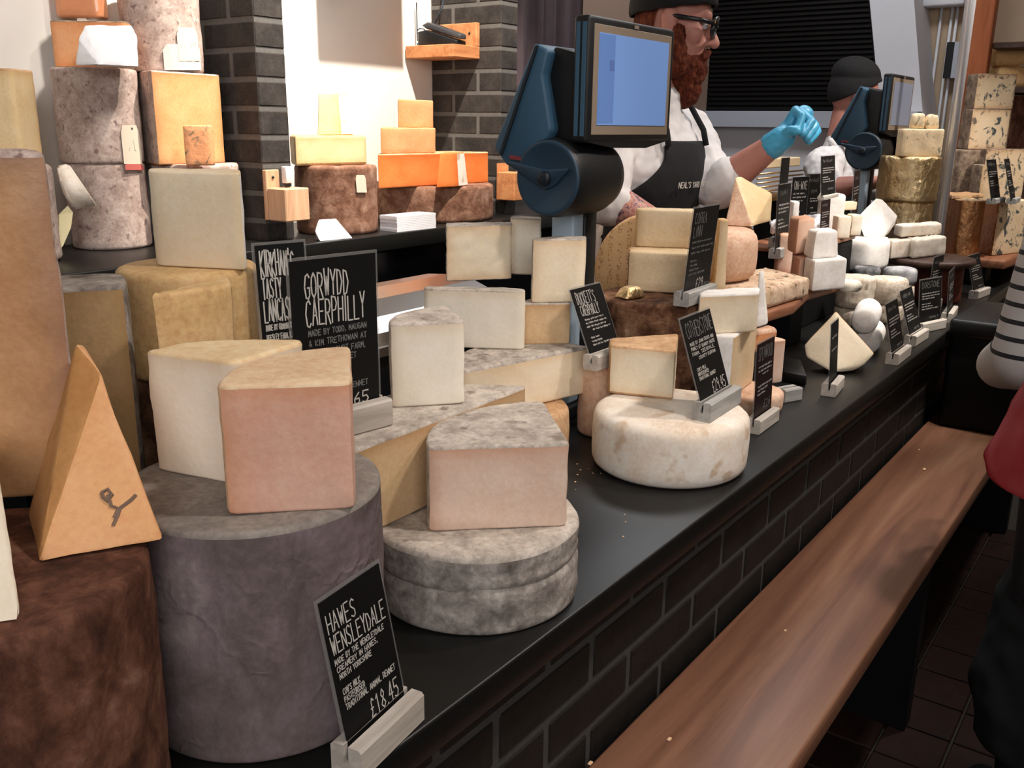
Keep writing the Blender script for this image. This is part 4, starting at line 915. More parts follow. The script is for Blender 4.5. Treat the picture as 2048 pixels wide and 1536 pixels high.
loaf('upper rounded yellow cheese resting on the lower yellow one', 1990, 2090, 92, 133, 4.51, y1)
fb('tall_round_cheese', 'grey drum on the upper right shelf', 2018, 2075, 38, 88, 4.52, 0.12, 'rind_stilton', z0=yz2 - 0.0015, rnd=0.01)
# ------------------------------------------------------------------ cheeses on the back shelf, left bay
b_ = drum('tall_round_cheese', 'lower pinkish cloth-bound drum with a loose cloth flap on the back shelf', 1.3551, 2.280, 0.097, LZ, 1.393, 'rind_pinkcloth', rnd=0.008, amp=0.002)
c_ = drum('tall_round_cheese', 'upper pinkish cloth-bound drum bearing a long paper tag on the back shelf', 1.352, 2.280, 0.100, b_, 1.621, 'rind_pinkcloth', rnd=0.008, amp=0.002)
lower_drum = [o for o in COL.objects if o.get('label', '').startswith('lower pinkish cloth')][0]; upper_drum = [o for o in COL.objects if o.get('label', '').startswith('upper pinkish cloth')][0]
fb('half_round_cheese', 'orange half cheese with grey rind on top of the tagged drum', 108, 255, 40, 133, 2.29, 0.05, 'paste_peach', 'rind_stilton', z0=c_, flags='ccrr', rnd=0.004)
hull('wrapped_cheese', 'white paper parcel with folded front standing before the orange half cheese', C,
     [Vector((*pd(152, 133, 2.17)[:2], c_)), Vector((*pd(198, 138, 2.13)[:2], c_)), Vector((*pd(278, 138, 2.2)[:2], c_)), pd(170, 52, 2.19), pd(262, 52, 2.22), pd(274, 70, 2.21), pd(158, 80, 2.17), Vector((*pd(270, 130, 2.245)[:2], c_)), pd(180, 50, 2.235), pd(255, 52, 2.245)], 'white_paper', 0.0015, 0.0018, 40)
fb('wrapped_cheese', 'glossy film-wrapped orange piece at the very top left', 112, 200, -60, 38, 2.3, 0.06, 'film_orange' if m_plain('film_orange', '#d59068', 0.12, spec=0.7, nscale=20, namp=0.08, bump=0.3) else None, z0=1.742, rnd=0.008)
k0 = drum('tall_round_cheese', 'pale drum supporting the orange half in the second column of the back shelf', 1.560, 2.192, 0.112, LZ, 1.389, 'rind_pinkcloth', rnd=0.008)
k1 = cheese('half_round_cheese', 'large orange half cheese with pale rind in the second column of the back shelf', C,
       [('w', *pyy(318, 330, 2.14)[:2], 'c'), ('w', *pyy(452, 330, 2.165)[:2], 'r', 0.05), ('w', 1.665, 2.27, 'r', 0.1), ('w', 1.47, 2.30, 'r')], k0, 1.618, 'paste_orange', 'rind_pinkcloth', top='r', bot='c', rnd=0.004)
fb('cheese_wedge', 'small film-wrapped orange blue cheese leaning on the large orange half', 369, 427, 250, 331, 2.345, 0.026, 'blue_orange', z0=k0, dd=0.02, rnd=0.004)
cheese_top2 = drum('tall_round_cheese', 'topmost mottled pink drum with paper labels in the second column', 1.535, 2.255, 0.099, k1, 1.86, 'rind_pinkcloth', rnd=0.008)
pal = drum('tall_round_cheese', 'plain drum behind the amber slab on the back shelf', 1.06, 2.2, 0.10, LZ, 1.40, 'rind_pinkcloth')
fb('cheese_block', 'pale yellow block with browned edge at the far left on the back shelf', -60, 46, 134, 330, 2.05, 0.10, 'paste_butter', 'rind_tan', z0=pal, dd=0.02, flags='ccrr', rnd=0.005, taper=1.0)
# ------------------------------------------------------------------ back shelf, bright alcove
bd = drum('tall_round_cheese', 'brown mottled drum with taped label in the bright alcove', 1.985, 2.10, 0.122, LZ, 1.377, 'rind_cheddar2' if m_rind('rind_cheddar2', [(0.28, '#53352a'), (0.45, '#7c5744'), (0.6, '#9b7662'), (0.8, '#bfa18c')], 22, 0.85, 0.6, 0.004, 110) else None, rnd=0.010)
bz = cheese('half_round_cheese', 'pale yellow slab with rounded end on the brown drum in the alcove', C,
       [('w', *pyy(592, 330, 2.09)[:2], 'c'), ('w', *pyy(735, 330, 2.045)[:2], 'r', 0.1), ('w', 2.06, 2.17, 'r'), ('w', 1.90, 2.20, 'r')], bd, 1.462, 'paste_butter', 'rind_gold', top='r', bot='r', rnd=0.008)
cheese('cheese_wedge', 'pale wedge standing on the yellow slab in the alcove', C,
       [('w', *pyy(634, 262, 2.11)[:2], 'c'), ('w', *pyy(684, 268, 2.085)[:2], 'r'), ('w', *pyy(708, 262, 2.10)[:2], 'c'), ('w', 1.99, 2.17, 'c')], bz, 1.582, 'paste_butter', 'rind_white', top='c', bot='c', rnd=0.004, taper=0.78)
fw = drum('round_cheese', 'wide flat brown wheel under the orange blocks in the alcove', 2.50, 2.165, 0.213, LZ, 1.300, 'rind_cheddar2', rnd=0.012)
o1 = cheese('cheese_block', 'long bright orange block at the bottom of the orange pile', C,
       [('w', *pyy(757, 384, 2.08)[:2], 'c'), ('w', *pyy(978, 376, 2.04)[:2], 'c'), ('w', 2.62, 2.20, 'r'), ('w', 2.32, 2.23, 'c')], fw, 1.405, 'paste_redleicester', 'rind_tan', top='r', bot='c', rnd=0.004)
cheese('cheese_wedge', 'small orange wedge with a strip of grey rind leaning on the long orange block', C,
       [('w', *pyy(872, 386, 1.985)[:2], 'c'), ('w', *pyy(918, 388, 1.965)[:2], 'r'), ('w', *pyy(938, 382, 1.985)[:2], 'c'), ('w', 2.44, 2.04, 'c')], fw, 1.408, 'paste_redleicester', 'rind_white', top='c', bot='c', rnd=0.003, taper=0.75)
o2 = cheese('cheese_block', 'middle orange block with a dark shaded side in the orange pile', C,
       [('w', *pyy(762, 308, 2.085)[:2], 'c'), ('w', *pyy(872, 306, 2.07)[:2], 'c'), ('w', 2.53, 2.20, 'c'), ('w', 2.33, 2.23, 'r')], o1, 1.485, 'paste_peach', 'rind_tan', top='c', bot='c', rnd=0.004)
cheese('cheese_block', 'top small peach block of the orange pile', C,
       [('w', *pyy(797, 250, 2.10)[:2], 'c'), ('w', *pyy(868, 248, 2.10)[:2], 'c'), ('w', 2.47, 2.17, 'c'), ('w', 2.36, 2.19, 'r')], o2, 1.572, 'paste_peach', 'rind_tan', top='c', bot='c', rnd=0.004)
# white card pile, folded card
cp = thing('card_pile', 'neat pile of white cards at the front of the black shelf', 'cards', pyy(818, 466, 1.975) * 1.0); cp.location.z = LZ; cp.rotation_euler.z = -0.05
for k in range(9): box('card', (-0.085 + random.uniform(-.001, .001), -0.035, k * 0.0052 + 0.0002), (0.085 + random.uniform(-.001, .001), 0.04, k * 0.0052 + 0.0050), MATS['white_paper'], cp)
e0 = pyy(640, 481, 1.947); e1 = pyy(705, 481, 1.936)
hull('wrapped_cheese', 'white paper-wrapped wedge lying on the black shelf front', C, [Vector((e0.x, e0.y, LZ)), Vector((e1.x, e1.y, LZ)), Vector((e0.x + 0.02, e0.y + 0.035, LZ)), Vector((e1.x + 0.01, e1.y + 0.03, LZ)), pyy(637, 438, 1.968), pyy(672, 437, 1.962), pyy(630, 462, 1.96)], 'white_paper', 0.002, 0.0015)
# ------------------------------------------------------------------ chalkboard signs in slotted wooden blocks
m_plain('chalk_black', '#0d0d0d', 0.55, spec=0.25)
m_plain('chalk_red', '#1d0d10', 0.5, spec=0.25)
m_plain('chalk', '#bdb9b2', 0.9)
m_plain('chalk_dim', '#6e6d6b', 0.9)
def m_clear():
    t = NT('clear_sleeve'); t.out('#9a9896', 0.12, spec=0.6); t.b.inputs['Alpha'].default_value = 0.28; return t.m
m_clear()
m_wood('sign_block', '#9d948a', '#b9b1a7', '#cfc8bf', 0, 16, 0.8, 0.15, 9)
m_wood('sign_block_grey', '#86847f', '#a3a19d', '#b9b7b3', 0, 16, 0.8, 0.15, 9)
def project(p):
    v = Vector(p) - CAM; d = v.dot(FWD); return CX + F * v.dot(RIGHT) / d, CY - F * v.dot(UP) / d, d
def sign(label, L, R, z0, tl, lines, bw=0.034, bh=0.030, u=(0.03, 0.97), card='chalk_black', block='sign_block', Hr=(0.09, 0.22), seed=1, chalk='chalk', flip=False, bare=False, th=None):
    th_fix = th
    A, B = pz(L[0], L[1], z0 + bh), pz(R[0], R[1], z0 + bh); A.z = B.z = z0
    e = (B - A); ln = e.length; e.normalize(); nb = Vector((-e.y, e.x, 0))
    if nb.dot(A - Vector((CAM.x, CAM.y, z0))) < 0: nb = -nb
    up_ = Vector((0, 0, 1))
    root = thing('sign', label, 'sign', A); root.name = 'price_sign'
    def W(x, y, z): return e * x + nb * y + up_ * z
    m_, s_ = bw / 2, 0.0028
    prof = [(0, 0), (bw, 0), (bw, bh), (m_ + s_, bh), (m_ + s_, bh * 0.45), (m_ - s_, bh * 0.45), (m_ - s_, bh), (0, bh)]
    prof = [(0.002, 0), (bw - 0.002, 0), (bw, 0.002), (bw, bh - 0.003), (bw - 0.003, bh), (m_ + s_, bh), (m_ + s_, bh * 0.45), (m_ - s_, bh * 0.45), (m_ - s_, bh), (0.003, bh), (0, bh - 0.003), (0, 0.002)]
    bo = prism_obj('block', ([Vector((0, y, z)) for y, z in prof], (ln, 0, 0)), MATS[block], root)
    bo.matrix_local = Matrix(((e.x, nb.x, 0, 0), (e.y, nb.y, 0, 0), (0, 0, 1, 0), (0, 0, 0, 1)))
    if bare: return root
    c0 = A + W(u[0] * ln, m_, bh * 0.47); wd = (u[1] - u[0]) * ln
    best = None
    for k in range(-30, 45):
        th = math.radians(k)
        if th_fix is not None and k != th_fix: continue
        uv = nb * math.sin(th) + up_ * math.cos(th)
        for j in range(28):
            H = Hr[0] + (Hr[1] - Hr[0]) * j / 27; q = project(c0 + uv * H); er = (q[0] - tl[0]) ** 2 + (q[1] - tl[1]) ** 2
            if best is None or er < best[0]: best = (er, th, H)
    _, th, H = best
    uv = nb * math.sin(th) + up_ * math.cos(th); fr = -(nb * math.cos(th) - up_ * math.sin(th))
    mt = Matrix(((e.x, uv.x, fr.x, 0), (e.y, uv.y, fr.y, 0), (e.z, uv.z, fr.z, 0), (0, 0, 0, 1)))
    mt.translation = c0 - A
    sl = box('sleeve', (0, 0, -0.0022), (wd, H, -0.0006), MATS['clear_sleeve'], root); sl.matrix_local = mt
    mg = 0.0035
    ca = box('card', (mg, 0.004, -0.0006), (wd - mg, H - mg, 0.0006), MATS[card], root); ca.matrix_local = mt
    rng = random.Random(seed); groups = {}
    iw, ih = wd - 2 * mg - 0.004, H - mg
    for ln_ in lines:
        txt, v, h, u0, u1 = ln_[:5]; dim = ln_[5] if len(ln_) > 5 else chalk
        x0 = mg + 0.002 + u0 * iw; x1 = mg + 0.002 + u1 * iw; y = ih * (1 - v) - h * ih; hh = h * ih
        if txt is None: st = scribble(x0, y, x1 - x0, hh, rng)
        else:
            n_eff = sum(0.75 if c == ' ' else (0.55 if c in ".,'I" else 1.0) for c in txt); adv = (x1 - x0) / n_eff
            st, _x = strokes_for(txt, x0, y, hh, adv, adv * 0.72, rng)
        groups.setdefault((dim, h > 0.06, v), []).extend(st)
    for (dim, big, _v), st in groups.items():
        vs, fs = ribbon_mesh(st, (0.0014 if big else 0.0009) * max(1.0, H / 0.16), lambda a, b, l: Vector((a, b, 0.0006 + l)))
        py_obj('lettering', vs, fs, MATS[dim], ca)
    return root
SM = 0.034
sign('black chalk sign lettered HAWES WENSLEYDALE in the foreground beside the grey purple drum', (722, 1505), (848, 1385), ZC, (628, 1205),
     [('HAWES', .09, .115, .03, .52), ('WENSLEYDALE', .235, .115, .03, .98), ('MADE BY THE WENSLEYDALE', .375, SM, .03, .9), ('CREAMERY IN HAWES,', .425, SM, .04, .76), ('NORTH YORKSHIRE', .475, SM, .06, .62),
      ("COW'S MILK", .57, SM + .004, .06, .36), ('PASTEURISED', .62, SM + .004, .06, .42), ('TRADITIONAL ANIMAL RENNET', .67, SM + .004, .06, .96), ('\u00a318.45', .76, .12, .42, .96)], seed=3, bw=0.036, bh=0.034, chalk='chalk')
sign('tall black chalk sign lettered GORWYDD CAERPHILLY standing behind the pink wedge', (600, 843), (785, 797), HT, (571, 518),
     [('GORWYDD', .07, .15, .14, .68), ('CAERPHILLY', .235, .15, .14, .88), ('MADE BY TODD, MAUGAN', .41, SM, .16, .88, 'chalk_dim'), ('& KIM TRETHOWAN AT', .47, SM, .16, .88, 'chalk_dim'), ('PUXTON COURT FARM,', .53, SM, .16, .86, 'chalk_dim'), ('SOMERSET', .585, SM, .4, .74, 'chalk_dim'),
      ("COW'S MILK", .66, SM, .16, .5, 'chalk_dim'), ('UNPASTEURISED', .715, SM, .16, .6, 'chalk_dim'), ('TRAD. ANIMAL RENNET', .77, SM, .16, .88, 'chalk_dim'), ('\u00a325.65', .84, .075, .3, .9), ('/KG', .925, .05, .7, .92, 'chalk_dim')], seed=4, bw=0.036, bh=0.036, Hr=(0.12, 0.26))
sign("black chalk sign lettered KIRKHAM'S TASTY LANCASHIRE partly hidden at the back left", (540, 800), (650, 778), HT, (503, 490),
     [("KIRKHAM'S", .04, .15, .05, .80), ('TASTY', .20, .12, .05, .48), ('LANCASHIRE', .33, .13, .05, .95), ('MADE BY GRAHAM KIRKHAM AT', .48, SM, .06, .95), ('BEESLEY FARM, LANCASHIRE', .54, SM, .06, .95), ("COW'S MILK", .62, SM, .06, .4), ('UNPASTEURISED', .67, SM, .06, .5), ('TRAD. ANIMAL RENNET', .72, SM, .06, .8)], seed=5, bh=0.034, Hr=(0.12, 0.27))
DZ = drum('round_cheese', 'pinkish tan wheel between the cream half wheel and the white wheel', 1.552, 0.902, 0.046, ZC, 1.050, 'rind_washed', rnd=0.008)
sign("small bent black chalk sign lettered DUCKETT'S CAERPHILLY leaning back in the centre", (1197, 713), (1262, 690), DZ, (1136, 578),
     [("DUCKETT'S", .06, .16, .08, .72), ('CAERPHILLY', .24, .14, .10, .74), (None, .42, .03, .14, .80), (None, .47, .03, .14, .86), (None, .52, .03, .14, .80), (None, .57, .03, .3, .92), (None, .67, .03, .16, .45), (None, .72, .03, .16, .55), (None, .77, .03, .16, .88)], seed=6)
sign('black chalk sign in a grey block on the white wheel', (1423, 809), (1484, 772), WT, (1356, 636),
     [('COTHERSTONE', .05, .17, .06, .98, 'chalk_dim'), ('MADE BY JOAN CROSS AND', .27, SM, .08, .92), ('FAMILY AT QUARRY HOUSE', .325, SM, .08, .92), ('FARM, TEESDALE,', .38, SM, .08, .88), ('COUNTY DURHAM', .435, SM, .26, .86), ("COW'S MILK", .55, SM, .1, .42), ('UNPASTEURISED', .60, SM, .1, .48), ('TRADITIONAL RENNET', .65, SM, .1, .7), ('\u00a329.45', .74, .13, .45, .95)], seed=7, block='sign_block_grey', bw=0.034, bh=0.034)
sign('dark red chalk sign on a pale block right of the white wheel', (1522, 842), (1560, 815), ZC, (1513, 686),
     [('SPENWOOD', .05, .16, .06, .94, 'chalk_dim'), (None, .28, .03, .1, .9), (None, .33, .03, .1, .9), (None, .38, .03, .35, .7), (None, .52, .03, .1, .95), (None, .57, .03, .1, .7), (None, .62, .03, .1, .6), ('\u00a326', .74, .1, .5, .95, 'chalk_dim')], card='chalk_red', seed=8)
sign('short grey wooden sign block without a card beside the slate board', (1572, 781), (1606, 775), ZC, (0, 0), [], block='sign_block_grey', bare=True)
sign('nearly edge-on clear sign in a pale block before the diamond-faced wedge', (1674, 770), (1690, 751), ZC, (1657, 648), [(None, .2, .05, .1, .9), (None, .4, .03, .1, .9)], seed=9, card='chalk_black', th=4)
scr = lambda t=None: [(t, .05, .13, .06, .94, 'chalk_dim') if t else (None, .07, .10, .1, .8, 'chalk_dim'), (None, .28, .032, .08, .92), (None, .335, .032, .08, .92), (None, .39, .032, .08, .7), (None, .50, .032, .08, .5), (None, .555, .032, .08, .6), (None, .61, .032, .08, .9), (None, .78, .07, .45, .9, 'chalk_dim')]
sign('leftmost of three small chalk signs at the goat cheeses, on a pinkish block', (1799, 709), (1824, 690), ZC, (1770, 608), scr(), seed=10, block='sign_block')
sign('middle of three small chalk signs at the goat cheeses, tilted left', (1834, 673), (1859, 657), ZC, (1799, 583), scr(), seed=11, block='sign_block')
sign('wide black chalk sign lettered DORSTONE facing the front beside the goat cheeses', (1847, 648), (1894, 638), ZC, (1839, 559), scr('DORSTONE'), seed=12)
sign('edge-on small sign on a short block behind the wide goat cheese sign', (1906, 628), (1917, 612), ZC, (1894, 545), scr(), seed=13, th=4)
sign('faint dark sign at the back below the brown paper parcel', (1864, 606), (1886, 597), ZC, (1868, 512), scr(), seed=14)
sign('lone small chalk sign on a pale block at the far end of the counter', (1958, 583), (1982, 574), ZC, (1935, 511), scr(), seed=15)
sign('narrow black chalk sign lettered CORRA LINN before the yellow wedges', (1379, 586), (1434, 567), BT, (1387, 413),
     [('CORRA', .05, .12, .06, .55, 'chalk_dim'), ('LINN', .20, .12, .06, .42, 'chalk_dim'), (None, .36, .03, .06, .88, 'chalk_dim'), (None, .42, .03, .06, .95, 'chalk_dim'), (None, .48, .03, .06, .85, 'chalk_dim'), (None, .57, .03, .08, .35, 'chalk_dim'), (None, .62, .03, .08, .4, 'chalk_dim'), (None, .67, .03, .08, .5, 'chalk_dim'), (None, .72, .03, .08, .75, 'chalk_dim'), ('\u00a329.', .80, .12, .42, .8), ('/KG', .88, .07, .75, .98, 'chalk_dim')], seed=16, block='sign_block_grey', Hr=(0.12, 0.24))
sign('slim dark sign in a grey block on the speckled wedge', (1561, 498), (1588, 488), S36, (1556, 368), scr(), seed=17, block='sign_block_grey', Hr=(0.08, 0.26))
sign('tall slim sign standing behind the slim dark one', (1560, 476), (1578, 470), ZR, (1562, 313), [(None, .3, .03, .1, .9), (None, .36, .03, .1, .8)], seed=18, Hr=(0.08, 0.30))
sign('square black sign ending in ON-WYE in the back row', (1584, 450), (1621, 446), ZR, (1585, 354), [('ON-WYE', .08, .16, .1, .95), (None, .30, .04, .06, .8), (None, .37, .04, .06, .9), (None, .44, .04, .06, .7), (None, .66, .03, .06, .6), (None, .84, .07, .4, .9, 'chalk_dim')], seed=19)
sign('black lettered sign just right of the back row square sign', (1618, 444), (1650, 440), ZR, (1612, 347), [(None, .06, .12, .08, .9, 'chalk_dim'), (None, .26, .12, .3, .8, 'chalk_dim'), (None, .46, .03, .25, .95), (None, .51, .03, .25, .95), (None, .64, .03, .3, .5), (None, .74, .03, .3, .8)], seed=20)
blkz = [o for o in COL.objects if o.get('label', '').startswith('tall white rounded block')][0]
BZ = blkz.location.z + max(v.co.z for v in blkz.data.vertices) - 0.003
sign('slanting chalk sign on top of the tall white rounded block', (1648, 392), (1678, 386), BZ, (1642, 310), scr(), seed=21, bh=0.012, bw=0.02)
sign('dark brown chalk sign before the white pyramid in the back row', (1650, 476), (1670, 470), ZR, (1643, 398), scr(), seed=22, card='chalk_red')
sign('edge-on brown sign standing left of the bright lobed cheese', (1712, 448), (1724, 440), ZR, (1713, 340), scr(), seed=23, card='chalk_red', th=2)
sign('tilted sign on the right-hand blue cheese board at its left', (1992, 398), (2012, 394), CFR, (1972, 318), scr(), seed=24, bh=0.02, block='sign_block_grey')
sign('thin black edge-on sign on the right-hand copper foil half', (2032, 398), (2042, 394), CFR, (2008, 318), scr(), seed=25, bh=0.02, block='sign_block_grey')
# ------------------------------------------------------------------ counter scale with customer display
m_plain('scale_blue', '#33536a', 0.5, spec=0.35, nscale=90, namp=0.05)
m_plain('scale_black', '#101214', 0.5, spec=0.35)
m_plain('scale_navy', '#131c25', 0.45, spec=0.35)
m_plain('scale_rim', '#22394b', 0.45, spec=0.35)
m_plain('bezel_beige', '#7f7060', 0.6)
m_emit('screen_blue', '#6485ba', 0.36)
m_emit('screen_panel', '#5473a8', 0.33)
m_emit('screen_dim', '#6a7080', 0.38)
m_plain('lever_red', '#7a2a2c', 0.5)
m_plain('column_blue', '#9fb4c4', 0.4, spec=0.4)
def make_scale(label, screen):
    X0, Y0, Z0 = 1.491, 1.0, 1.402
    root = thing('counter_scale', label, 'scale', (1.62, 1.04, ZC))
    o = root.location
    def rel(p): return Vector(p) - o
    prof = [(1.042, 1.646), (1.010, 1.632), (1.022, 1.588), (1.000, 1.490), (1.040, 1.430), (1.104, 1.421), (1.136, 1.457)]
    hs = prism_obj('printer_housing', ([rel((X0 + 0.004, y, z)) for y, z in prof], (0.165, 0, 0)), MATS['scale_blue'], root, 0.006)
    prism_obj('seam_ridge', ([rel((X0 - 0.001, y, z)) for y, z in [(1.030, 1.640), (1.036, 1.640), (1.118, 1.442), (1.112, 1.440)]], (0.004, 0, 0)), MATS['scale_navy'], hs)
    prism_obj('rear_shell', ([rel((X0 + 0.03, y, z)) for y, z in [(1.015, 1.640), (0.955, 1.625), (0.955, 1.500), (0.965, 1.46), (1.005, 1.44), (1.03, 1.5), (1.03, 1.6)]], (0.14, 0, 0)), MATS['scale_black'], root, 0.005)
    # big roll housing, axis along the counter
    mx = Matrix.Translation(rel((X0 - 0.006, Y0 - 0.0, Z0))) @ Matrix.Rotation(PI / 2, 4, 'Y')
    sp = lathe('roll_housing', [(0.012, 0.012), (0.058, 0.012), (0.061, 0.004), (0.066, 0.0), (0.071, 0.003), (0.073, 0.010), (0.075, 0.03), (0.075, 0.15), (0.068, 0.175), (0.04, 0.185), (0.012, 0.185)], MATS['scale_black'], root, 56, mx)
    lathe('face_disc', [(0.004, 0.004), (0.040, 0.004), (0.044, 0.008), (0.058, 0.010), (0.058, 0.0125), (0.004, 0.0125)], MATS['scale_navy'], sp, 48, mx)
    lathe('rim_ring', [(0.061, 0.001), (0.066, -0.002), (0.0705, 0.001), (0.0715, 0.006), (0.061, 0.006)], MATS['scale_rim'], sp, 56, mx)
    lv = prism_obj('lever', ([rel((X0 - 0.012, y, z)) for y, z in [(Y0 + 0.088, Z0 + 0.030), (Y0 + 0.088, Z0 + 0.022), (Y0 + 0.02, Z0 - 0.012), (Y0 + 0.0, Z0 - 0.022), (Y0 - 0.02, Z0 - 0.012), (Y0 - 0.048, Z0 + 0.015), (Y0 - 0.048, Z0 + 0.020), (Y0 + 0.0, Z0 + 0.016)]], (0.010, 0, 0)), MATS['scale_rim'], sp, 0.003)
    lathe('knob', [(0.004, -0.016), (0.012, -0.016), (0.014, -0.012), (0.014, 0.0), (0.004, 0.0)], MATS['scale_navy'], lv, 24, Matrix.Translation((0, 0, 0)) @ mx)
    prism_obj('red_tab', ([rel((X0 - 0.004, y, z)) for y, z in [(Y0 + 0.09, Z0 + 0.040), (Y0 + 0.09, Z0 + 0.033), (Y0 + 0.06, Z0 + 0.03), (Y0 + 0.06, Z0 + 0.037)]], (0.006, 0, 0)), MATS['lever_red'], sp)
    # display facing the customers
    xl, xr, zb, zt, ym = 1.500, 1.835, 1.468, 1.690, 0.925
    mo = box('display', rel((xl, ym, zb)), rel((xr, ym + 0.034, zt)), MATS['scale_black'], root, 0.007, 3)
    box('side_trim', rel((xl - 0.0015, ym + 0.006, zb + 0.012)), rel((xl + 0.004, ym + 0.014, zt - 0.012)), MATS['scale_blue'], mo)
    box('side_trim', rel((xl - 0.0015, ym + 0.019, zb + 0.012)), rel((xl + 0.004, ym + 0.027, zt - 0.012)), MATS['scale_blue'], mo)
    box('frame', rel((xl + 0.016, ym - 0.0015, zb + 0.014)), rel((xr - 0.016, ym + 0.001, zt - 0.014)), MATS['bezel_beige'], mo, 0.001, 1)
    sc = box('screen', rel((xl + 0.032, ym - 0.0028, zb + 0.032)), rel((xr - 0.030, ym - 0.0012, zt - 0.028)), MATS[screen], mo)
    if screen == 'screen_blue':
        box('side_panel', rel((xl + 0.033, ym - 0.0034, zb + 0.036)), rel((xl + 0.088, ym - 0.0027, zt - 0.03)), MATS['screen_panel'], mo)
        for zz in (0.13,): box('menu_tile', rel((xl + 0.070, ym - 0.0040, zb + zz)), rel((xl + 0.086, ym - 0.0033, zb + zz + 0.018)), m_emit('menu_tile', '#4a5f92', 0.4), mo)
    box('logo_plate', rel(((xl + xr) / 2 - 0.008, ym - 0.003, zt - 0.0125)), rel(((xl + xr) / 2 + 0.008, ym - 0.001, zt - 0.006)), MATS['bezel_beige'], mo)
    prism_obj('lower_lip', ([rel((xl + 0.004, ym + 0.002, zb + 0.002)), rel((xl + 0.1, ym + 0.002, zb - 0.010)), rel((xr - 0.1, ym + 0.002, zb - 0.012)), rel((xr - 0.004, ym + 0.002, zb + 0.002))], (0, 0.026, 0)), MATS['scale_black'], mo)
    prism_obj('bracket', ([rel((1.58, y, z)) for y, z in [(0.958, 1.60), (1.02, 1.58), (1.02, 1.50), (0.958, 1.48)]], (0.07, 0, 0)), MATS['scale_black'], root, 0.003)
    # column and foot
    box('column', rel((1.585, 1.000, ZC + 0.03)), rel((1.625, 1.055, 1.36)), MATS['column_blue'], root, 0.006)
    box('column_cover', rel((1.626, 0.998, ZC + 0.03)), rel((1.672, 1.057, 1.36)), MATS['scale_black'], root, 0.004)
    box('base_plate', rel((1.55, 0.99, ZC)), rel((1.678, 1.085, ZC + 0.03)), MATS['scale_black'], root, 0.006)
    return root
make_scale('large blue-black counter scale with lit blue display before the bearded man', 'screen_blue')
s2 = make_scale('farther blue and black counter scale with a dim grey display, seen from the side', 'screen_dim')
s2.location.x += 2.33; s2.location.y += 0.085; s2.location.z += 0.012
# stainless slicer tray behind the white wedges
st = thing('steel_tray', 'stainless steel curved tray behind the tall white wedge', 'tray', (1.42, 1.36, 1.03))
prf = [(-0.13, 0.05), (-0.12, 0.075), (-0.09, 0.10), (-0.03, 0.12), (0.05, 0.125), (0.11, 0.12), (0.11, 0.115), (0.05, 0.119), (-0.03, 0.114), (-0.085, 0.094), (-0.114, 0.071), (-0.124, 0.05)]
prism_obj('lid', ([Vector((-0.16, y, z)) for y, z in prf], (0.42, 0, 0)), MATS['steel'], st)
box('rim', (-0.17, -0.135, 0.03), (0.27, -0.118, 0.052), MATS['steel'], st, 0.002, 1)
box('body', (-0.165, -0.115, -0.08), (0.265, 0.11, 0.03), MATS['black_plastic'], st, 0.004, 1)
fo = thing('staff_table', 'dark work table on the staff side behind the worktop', 'table', (1.42, 1.36, 0))
box('top', (-0.3, -0.105, 0.915), (0.4, 0.15, 0.949), MATS['black_panel'], fo, 0.003, 1)
for sx in (-0.27, 0.37):
    for sy in (-0.08, 0.13): box('leg', (sx - 0.02, sy - 0.02, 0), (sx + 0.02, sy + 0.02, 0.914), MATS['black_panel'], fo)
# ------------------------------------------------------------------ fittings on the brick piers
kh = thing('knife_holder', 'beech knife holder with a white-handled knife on the left brick pier', 'holder', pyy(577, 440, 2.02))
kz = kh.location
box('back_plate', (-0.045, 0.030, 0.0), (0.002, 0.045, 0.135), MATS['beech'], kh, 0.002, 1)
box('pocket', (-0.045, -0.045, 0.0), (0.040, 0.0295, 0.088), MATS['beech'], kh, 0.003, 1)
kn = box('knife', (-0.004, -0.008, 0.089), (0.006, 0.004, 0.10), MATS['black_plastic'], kh)
box('knife_handle', (-0.010, -0.012, 0.10), (0.012, 0.008, 0.145), MATS['white_enamel'], kn, 0.003, 2)
tube('screw', [(-0.022, 0.0295, 0.115), (-0.022, 0.027, 0.115)], 0.004, MATS['black_plastic'], kh, 8)
kh2 = thing('knife_holder', 'wooden holder on the right brick pier beside the scale roll', 'holder', pyy(1028, 400, 2.02))
box('pocket', (-0.04, -0.03, 0.0), (0.03, 0.048, 0.10), MATS['orange_wood'], kh2, 0.003, 1)
box('back_plate', (-0.04, 0.0485, 0.0), (0.03, 0.0500, 0.13), MATS['orange_wood'], kh2)
box('black_panel', (0, 0, 0), (0.001, 0.001, 0.001), MATS['black_panel']).hide_render = True
bpy.data.objects.remove(bpy.data.objects['black_panel'], do_unlink=True)
bs = thing('wall_bracket', 'slim black bracket rail beside the left brick pier', 'bracket', (1.7895, 2.09, LZ))
box('rail', (0, 0, 0), (0.016, 0.02, 0.36), MATS['black_plastic'], bs, 0.002, 1)
